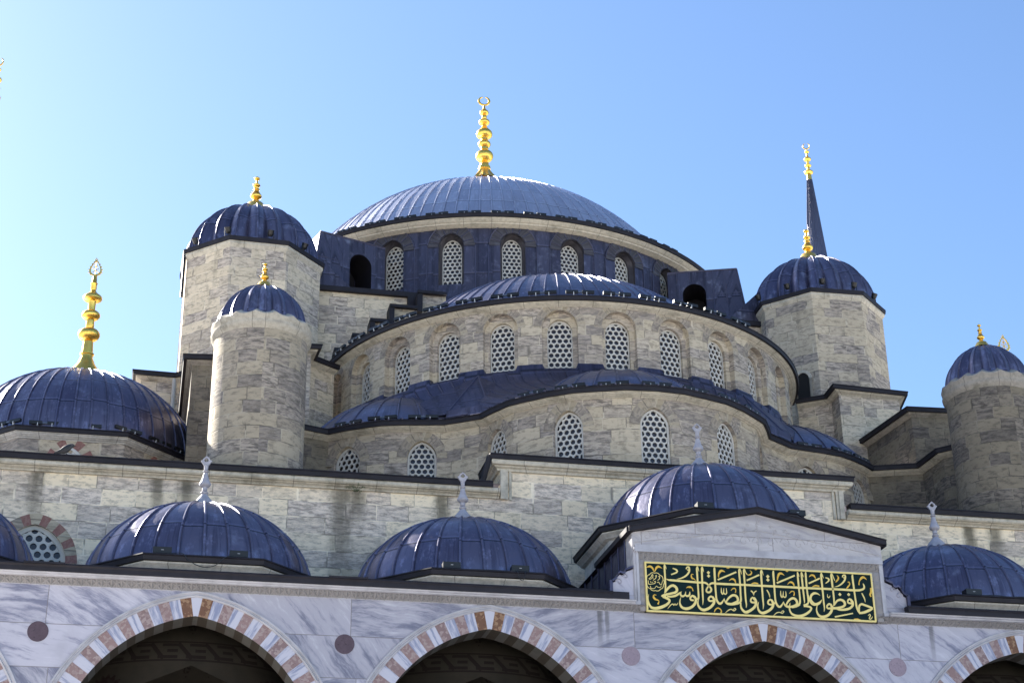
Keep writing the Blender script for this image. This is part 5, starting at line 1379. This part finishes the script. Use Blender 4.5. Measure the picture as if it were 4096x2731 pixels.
for x, z, s_ in DOTS:
    x, z, s_ = PX+x/1000, PZ+z/1000, s_/1000
    q = [(x-s_, z), (x, z-s_), (x+s_, z), (x, z+s_)]; f = [g.add((a, -0.160, b)) for a, b in q]; g.face(f)
    for k in range(4): a, b = q[k], q[(k+1) % 4]; g.face([g.add(p) for p in ((a[0], -0.160, a[1]), (b[0], -0.160, b[1]), (b[0], -0.13, b[1]), (a[0], -0.13, a[1]))])
mx, mz = PX+MEDAL[0][0]/1000, PZ+MEDAL[0][1]/1000; mr = MEDAL[1]/1000
ring = [(mx+mr*(0.93+0.07*abs(math.cos(5*t)))*math.cos(t), mz+mr*(0.93+0.07*abs(math.cos(5*t)))*math.sin(t), 0.016) for t in [2*math.pi*k/60 for k in range(61)]]
ribbon(g, ring, -0.157, 0.02)
g.build('lettering', 'letter_gold', panel, smooth=30)
for i, st_ in enumerate(parse(ORNAMENTS)):
    g = G(); ribbon(g, st_, -0.164-0.001*(i % 4), 0.03); g.build('leaf_ornament', 'leaf_gold', panel, smooth=30)

# ================================================================== minarets
def minaret(x, y, zt, label, fin, rz=0):
    m = thing('minaret', label, 'minaret', (x, y, GZ))
    g = G(); r0 = 1.75
    g.lathe([(GZ, 2.0), (8, 2.0), (9, 1.6), (18, 1.5), (18.3, 2.2), (19.4, 2.3), (19.5, 1.5), (zt-17, 1.4), (zt-16.7, 1.5)], 16, (x, y, 0)); g.build('shaft', 'stone_pale', m, smooth=20)
    g = G(); n = 32
    P = []
    for i in range(n+1):
        t = 2*math.pi*i/n; P.append([(x+r*math.sin(t), y-r*math.cos(t), z) for z, r in ((zt-16.7, 1.55), (zt-11, 1.12), (zt-6.0, 0.67), (zt-3, 0.42), (zt, 0.17))])
    g.grid(P, [[(i, q) for q in (0, 5.7, 10.7, 13.7, 16.7)] for i in range(n+1)])
    for i in range(n):
        t = 2*math.pi*i/n; g.bar((x+1.55*math.sin(t), y-1.55*math.cos(t), zt-16.7), (x+0.17*math.sin(t), y-0.17*math.cos(t), zt), 0.03, 0, 4)
    g.build('spire', 'lead_spire', m, smooth=30)
    o = link('finial', finial_mesh(fin), m, (x, y, zt), rz); o.scale = (0.55, 0.55, 0.55)
    return m
minaret(27.02, 55.0, 56.55, 'slender minaret spire of grey lead rising behind the right octagonal tower', 'minaret', R(-20))
minaret(-24.12, 36.0, 44.2, 'minaret at the far left edge, only the gilt crescent of its tip in view', 'minaret', R(-20))

# ================================================================== floodlights, spotlights
def lf_proto():
    t = thing('linear_floodlight', '', 'floodlight', (0, 0, 0))
    for s_ in (-1, 1):
        g = G(); g.box(*sorted((s_*0.075, s_*0.48)), -0.055, 0.045, 0.06, 0.165); g.build('lamp_bar', 'black', t, smooth=0)
        g = G(); g.box(s_*0.22-0.012, s_*0.22+0.012, -0.060, 0.0, 0.0, 0.10); g.box(s_*0.22-0.02, s_*0.22+0.02, -0.05, 0.02, -0.02, 0.006); g.build('bracket', 'clamp', t, smooth=0)
    g = G(); g.box(-0.073, 0.073, -0.045, 0.025, 0.085, 0.135); g.build('driver_box', 'box_grey', t, smooth=0)
    return t
lproto = lf_proto(); lused = [False]
def copy_thing(root):
    r = root.copy(); COL.objects.link(r)
    for ch in root.children:
        c = ch.copy(); COL.objects.link(c); c.parent = r
    return r
ORD = ['first', 'second', 'third', 'fourth', 'fifth', 'sixth', 'seventh', 'eighth', 'ninth', 'tenth', 'eleventh', 'twelfth', 'thirteenth', 'fourteenth', 'fifteenth']
def lamp(p, rz, label, group):
    o = lproto if not lused[0] else copy_thing(lproto); lused[0] = True
    o.location = p; o.rotation_euler = (0, 0, rz); o['label'] = label; o['group'] = group
for k in range(12):
    a = R(-41.4+6.8*k); lamp((11.62*math.sin(a), 34.02-11.62*math.cos(a), 33.31), a, '%s black linear floodlight from the left on the main dome rim' % ORD[k], 'linear floodlights round the main dome rim')
for k in range(14):
    a = R(-71.2+7.9*k-0.6); 
    if k < 14: lamp((9.17*math.sin(a), 20.03-9.17*math.cos(a), 24.0), a, '%s black linear floodlight from the left on the half dome rim' % ORD[k], 'linear floodlights round the half dome rim')
LA = [(-8.84, 12.54), (-7.82, 11.88), (-6.55, 11.56), (-4.39, 10.05), (-3.56, 8.99), (-2.52, 8.26), (-1.27, 7.78), (0.07, 7.6), (1.40, 7.82), (2.63, 8.3), (3.70, 9.10), (6.66, 11.7), (7.94, 12.01), (8.9, 12.58)]
for k, (x, y) in enumerate(LA):
    s0 = min(range(400), key=lambda i: (np.interp(SA[0]+(SA[-1]-SA[0])*i/399, SA, EP[:, 0])-x)**2+(np.interp(SA[0]+(SA[-1]-SA[0])*i/399, SA, EP[:, 1])-y)**2)
    s_ = SA[0]+(SA[-1]-SA[0])*s0/399; a_ = ept(s_-0.3); b_ = ept(s_+0.3)
    lamp((x, y, 19.36), math.atan2(b_[1]-a_[1], b_[0]-a_[0]), '%s black linear floodlight from the left on the lobed exedra rim' % ORD[k], 'linear floodlights along the exedra rim')
LC = [(-19.40, 13.0, -0.65), (-18.30, 12.86, 0), (-17.05, 12.86, 0), (-15.75, 12.98, 0.55), (-14.75, 13.85, 0.785), (-13.95, 14.65, 0.785)]
for k, (x, y, a) in enumerate(LC): lamp((x, y, 18.80), a, '%s black linear floodlight from the left on the left corner dome rim' % ORD[k], 'linear floodlights round the left corner dome rim')

def spot_proto():
    t = thing('spotlight', '', 'spotlight', (0, 0, 0))
    g = G(); A_ = Vector((0, 0.04, 0.20)); B_ = Vector((0, -0.02, 0.36)); g.bar(A_, B_, 0.105, 0, 14, 0.13); g.bar(A_, A_-(B_-A_)*0.4, 0.105, 0, 14, 0.07); g.build('lamp_head', 'black', t, smooth=40)
    g = G()
    for s_ in (-1, 1): g.bar((s_*0.13, 0.0, 0.26), (s_*0.10, 0.02, 0.0), 0.014, 0, 5)
    g.bar((-0.11, 0.02, 0.01), (0.11, 0.02, 0.01), 0.016, 0, 5); g.build('bracket', 'black', t, smooth=0)
    return t
sproto = spot_proto(); first = True
SPL = [((-14.05, 20.35), 'left octagonal tower, first from the left'), ((-12.88, 19.22), 'left octagonal tower, second from the left'), ((-11.26, 19.16), 'left octagonal tower, third from the left'), ((-9.88, 20.0), 'left octagonal tower, fourth from the left'),
       ((8.98, 21.0), 'right octagonal tower, first from the left'), ((9.78, 19.78), 'right octagonal tower, second from the left'), ((11.03, 19.06), 'right octagonal tower, third from the left'), ((12.45, 19.14), 'right octagonal tower, fourth from the left'), ((13.7, 19.98), 'right octagonal tower, fifth from the left')]
for (x, y), lb in SPL:
    o = sproto if first else copy_thing(sproto); first = False
    cx = -11.77 if x < 0 else 11.77
    o.location = (x, y, 29.42); o.rotation_euler = (0, 0, math.atan2(x-cx, -(y-21.85)))
    o['label'] = 'small black round spotlight on the rim of the '+lb; o['group'] = 'spotlights on the octagonal towers'
def box_proto():
    t = thing('box_floodlight', '', 'floodlight', (0, 0, 0))
    g = G(); g.box(-0.21, 0.21, -0.14, 0.12, 0.06, 0.20); g.box(-0.215, 0.215, -0.145, -0.11, 0.055, 0.205); g.build('housing', 'black', t, smooth=0)
    g = G(); g.box(-0.03, 0.03, -0.152, -0.146, 0.125, 0.135); g.build('badge', 'clamp', t, smooth=0)
    g = G()
    for s_ in (-1, 1): g.box(s_*0.16-0.012, s_*0.16+0.012, -0.05, 0.05, 0.0, 0.07)
    g.build('bracket', 'clamp', t, smooth=0)
    return t
bproto = box_proto(); first = True
BX = [(-14.45, 0.42, 10.98, 'left on the rim of the leftmost full portico dome'), (-12.70, 0.42, 10.98, 'right on the rim of the leftmost full portico dome'), (-7.65, 0.42, 10.98, 'left on the rim of the dome just left of the portal'), (-5.97, 0.42, 10.98, 'right on the rim of the dome just left of the portal'),
      (-1.0, 0.92, 13.06, 'on the portal dome rim just above the gable peak'), (1.55, 1.08, 13.06, 'on the portal dome rim over the right slope of the gable'), (5.88, 0.42, 10.98, 'on the rim of the portico dome at the right edge')]
for x, y, z, lb in BX:
    o = bproto if first else copy_thing(bproto); first = False
    o.location = (x, y, z); o.rotation_euler = (0, 0, 0); o['label'] = 'black box floodlight '+lb; o['group'] = 'box floodlights on the portico domes'
def cable(pts, label):
    g = G(); Q = []
    for i in range(len(pts)-1):
        p0, p1, p2, p3 = [Vector(pts[min(max(i+k, 0), len(pts)-1)]) for k in (-1, 0, 1, 2)]
        for j in range(6):
            t = j/6; Q.append(0.5*((2*p1)+(-p0+p2)*t+(2*p0-5*p1+4*p2-p3)*t*t+(-p0+3*p1-3*p2+p3)*t**3))
    Q.append(Vector(pts[-1]))
    for a, b in zip(Q[:-1], Q[1:]): g.bar(a, b, 0.010, 0, 5)
    tag(g.build('power_cable', 'black', smooth=30), label, 'cable')
cable([(-14.3, 0.2, 11.0), (-14.0, 0.05, 10.98), (-13.85, -0.02, 10.80), (-13.55, -0.04, 10.66), (-13.25, -0.03, 10.70), (-13.05, 0.0, 10.9), (-12.9, 0.1, 11.0)], 'black cable sagging below the rim of the leftmost full portico dome')
cable([(-6.1, 0.15, 11.0), (-6.1, -0.02, 10.9), (-6.07, -0.04, 10.75), (-5.98, -0.04, 10.72), (-5.93, -0.02, 10.85), (-5.9, 0.1, 11.0)], 'short black cable loop under a floodlight left of the portal')

def dome_cable():
    a, h = 10.2, 6.9; Rr = (a*a+h*h)/(2*h); s0 = math.asin((Rr-h)/Rr); pts = []
    for k in range(14):
        q = s0+(math.pi/2-s0)*(0.62-0.62*k/13); az = R(-52.0+0.5*math.sin(k*1.3)); r = (Rr+0.03)*math.cos(q)
        pts.append((0.1+r*math.sin(az), 34.02-r*math.cos(az), 33.27+(Rr+0.03)*math.sin(q)-(Rr-h)))
    cable(pts, 'thin lightning conductor running down the left flank of the main dome')
dome_cable()
cable([(-7.6, 0.22, 11.0), (-7.2, 0.16, 10.985), (-6.8, 0.18, 11.0), (-6.3, 0.14, 10.985), (-6.0, 0.22, 11.0)], 'black cable lying along the rim of the dome just left of the portal')
cable([(6.0, 0.22, 11.0), (6.4, 0.13, 11.0), (6.75, 0.17, 10.99), (7.2, 0.15, 11.0), (7.6, 0.2, 11.0)], 'black cable lying along the rim of the rightmost portico dome')

# ================================================================== crow and sprig
BIRDX = -17.17
bird = thing('crow', 'dark crow perched on the gutter in front of the left corner dome', 'bird', (BIRDX, 5.95, 15.38))
def ell(g, c, ax, rot, n=14):
    q = rot.to_matrix() if hasattr(rot, 'to_matrix') else rot
    P = []
    for i in range(n+1):
        t = math.pi*i/n-math.pi/2; row = []
        for k in range(13):
            a = 2*math.pi*k/12; row.append(tuple(Vector(c)+q @ Vector((ax[0]*math.sin(t), ax[1]*math.cos(t)*math.cos(a), ax[2]*math.cos(t)*math.sin(a)))))
        P.append(row)
    g.grid(P)
B0 = Vector((BIRDX, 5.95, 15.38))
TH = 1.25
spine = [((-0.30, 0, 0.005), 0.012, 0.035), ((-0.22, 0, 0.035), 0.02, 0.045), ((-0.14, 0, 0.075), 0.045, 0.05), ((-0.06, 0, 0.115), 0.075, 0.07), ((0.02, 0, 0.155), 0.08, 0.075), ((0.08, 0, 0.20), 0.062, 0.06), ((0.12, 0, 0.235), 0.048, 0.046), ((0.155, 0, 0.262), 0.045, 0.044), ((0.19, 0, 0.265), 0.034, 0.034), ((0.205, 0, 0.262), 0.018, 0.018)]
g = G(); g.grid([[tuple(B0+Vector(c)+Vector((-0.3*h*math.sin(a), w_*math.cos(a), h*math.sin(a)))) for a in [2*math.pi*k/14 for k in range(15)]] for c, h, w_ in [(c, h*TH, w_*TH) for c, h, w_ in spine]]); g.build('body', 'feather_grey', bird, smooth=60)
g = G()
for s_ in (-1, 1):
    P = []
    for c, h, w_ in [(c, h*TH, w_*TH) for c, h, w_ in spine[0:7]]:
        P.append([tuple(B0+Vector(c)+Vector((0, s_*(w_*1.06*math.cos(a)+0.004), h*1.1*math.sin(a)+0.012))) for a in np.linspace(-0.6, 1.45, 6)])
    g.grid(P)
g.build('wing', 'feather', bird, smooth=60)
g = G(); ell(g, B0+Vector((0.158, 0, 0.268)), (0.05, 0.043, 0.042), Matrix.Identity(3)); g.build('head', 'feather', bird, smooth=60)
g = G(); g.bar(B0+Vector((0.195, 0, 0.266)), B0+Vector((0.262, 0, 0.252)), 0.017, 0, 8, 0.003); g.build('beak', 'beak', bird, smooth=30)
for s_ in (-1, 1):
    g = G(); g.bar(B0+Vector((0.0, s_*0.03, 0.10)), B0+Vector((0.01, s_*0.03, 0.01)), 0.008, 0, 6)
    for k in (-1, 0, 1): g.bar(B0+Vector((0.01, s_*0.03, 0.012)), B0+Vector((0.05, s_*0.03+k*0.018, 0.006)), 0.006, 0, 5)
    g.build('leg', 'beak', bird, smooth=30)
sp = thing('wall_sprig', 'tiny green plant sprouting from the stained cornice of the front wall', 'plant', (-9.33, 6.10, 14.85))
g = G(); rnd = random.Random(5); stems = []
for k in range(7):
    a = rnd.uniform(-1.3, 1.3); tip = Vector((-9.33+0.22*math.sin(a), 6.0-rnd.uniform(0.02, 0.12), 14.90+0.14*math.cos(a)*rnd.uniform(-0.6, 1))); g.bar((-9.33, 6.12, 14.88), tip, 0.006, 0, 4); stems.append(tip)
g.build('stem', 'green', sp, smooth=0)
g = G()
for tip in stems:
    for j in range(12):
        c = tip+Vector((rnd.gauss(0, .04), rnd.gauss(0, .03), rnd.gauss(0, .035))); u_ = Vector((rnd.gauss(0, 1), rnd.gauss(0, 1), rnd.gauss(0, 1))).normalized(); w_ = u_.orthogonal().normalized(); r_ = rnd.uniform(.018, .032)
        g.face([g.add(c+u_*r_), g.add(c+w_*r_*.6), g.add(c-u_*r_), g.add(c-w_*r_*.6)])
g.build('leaves', 'green', sp, smooth=0)
for me in list(bpy.data.meshes):
    if me.users == 0: bpy.data.meshes.remove(me)
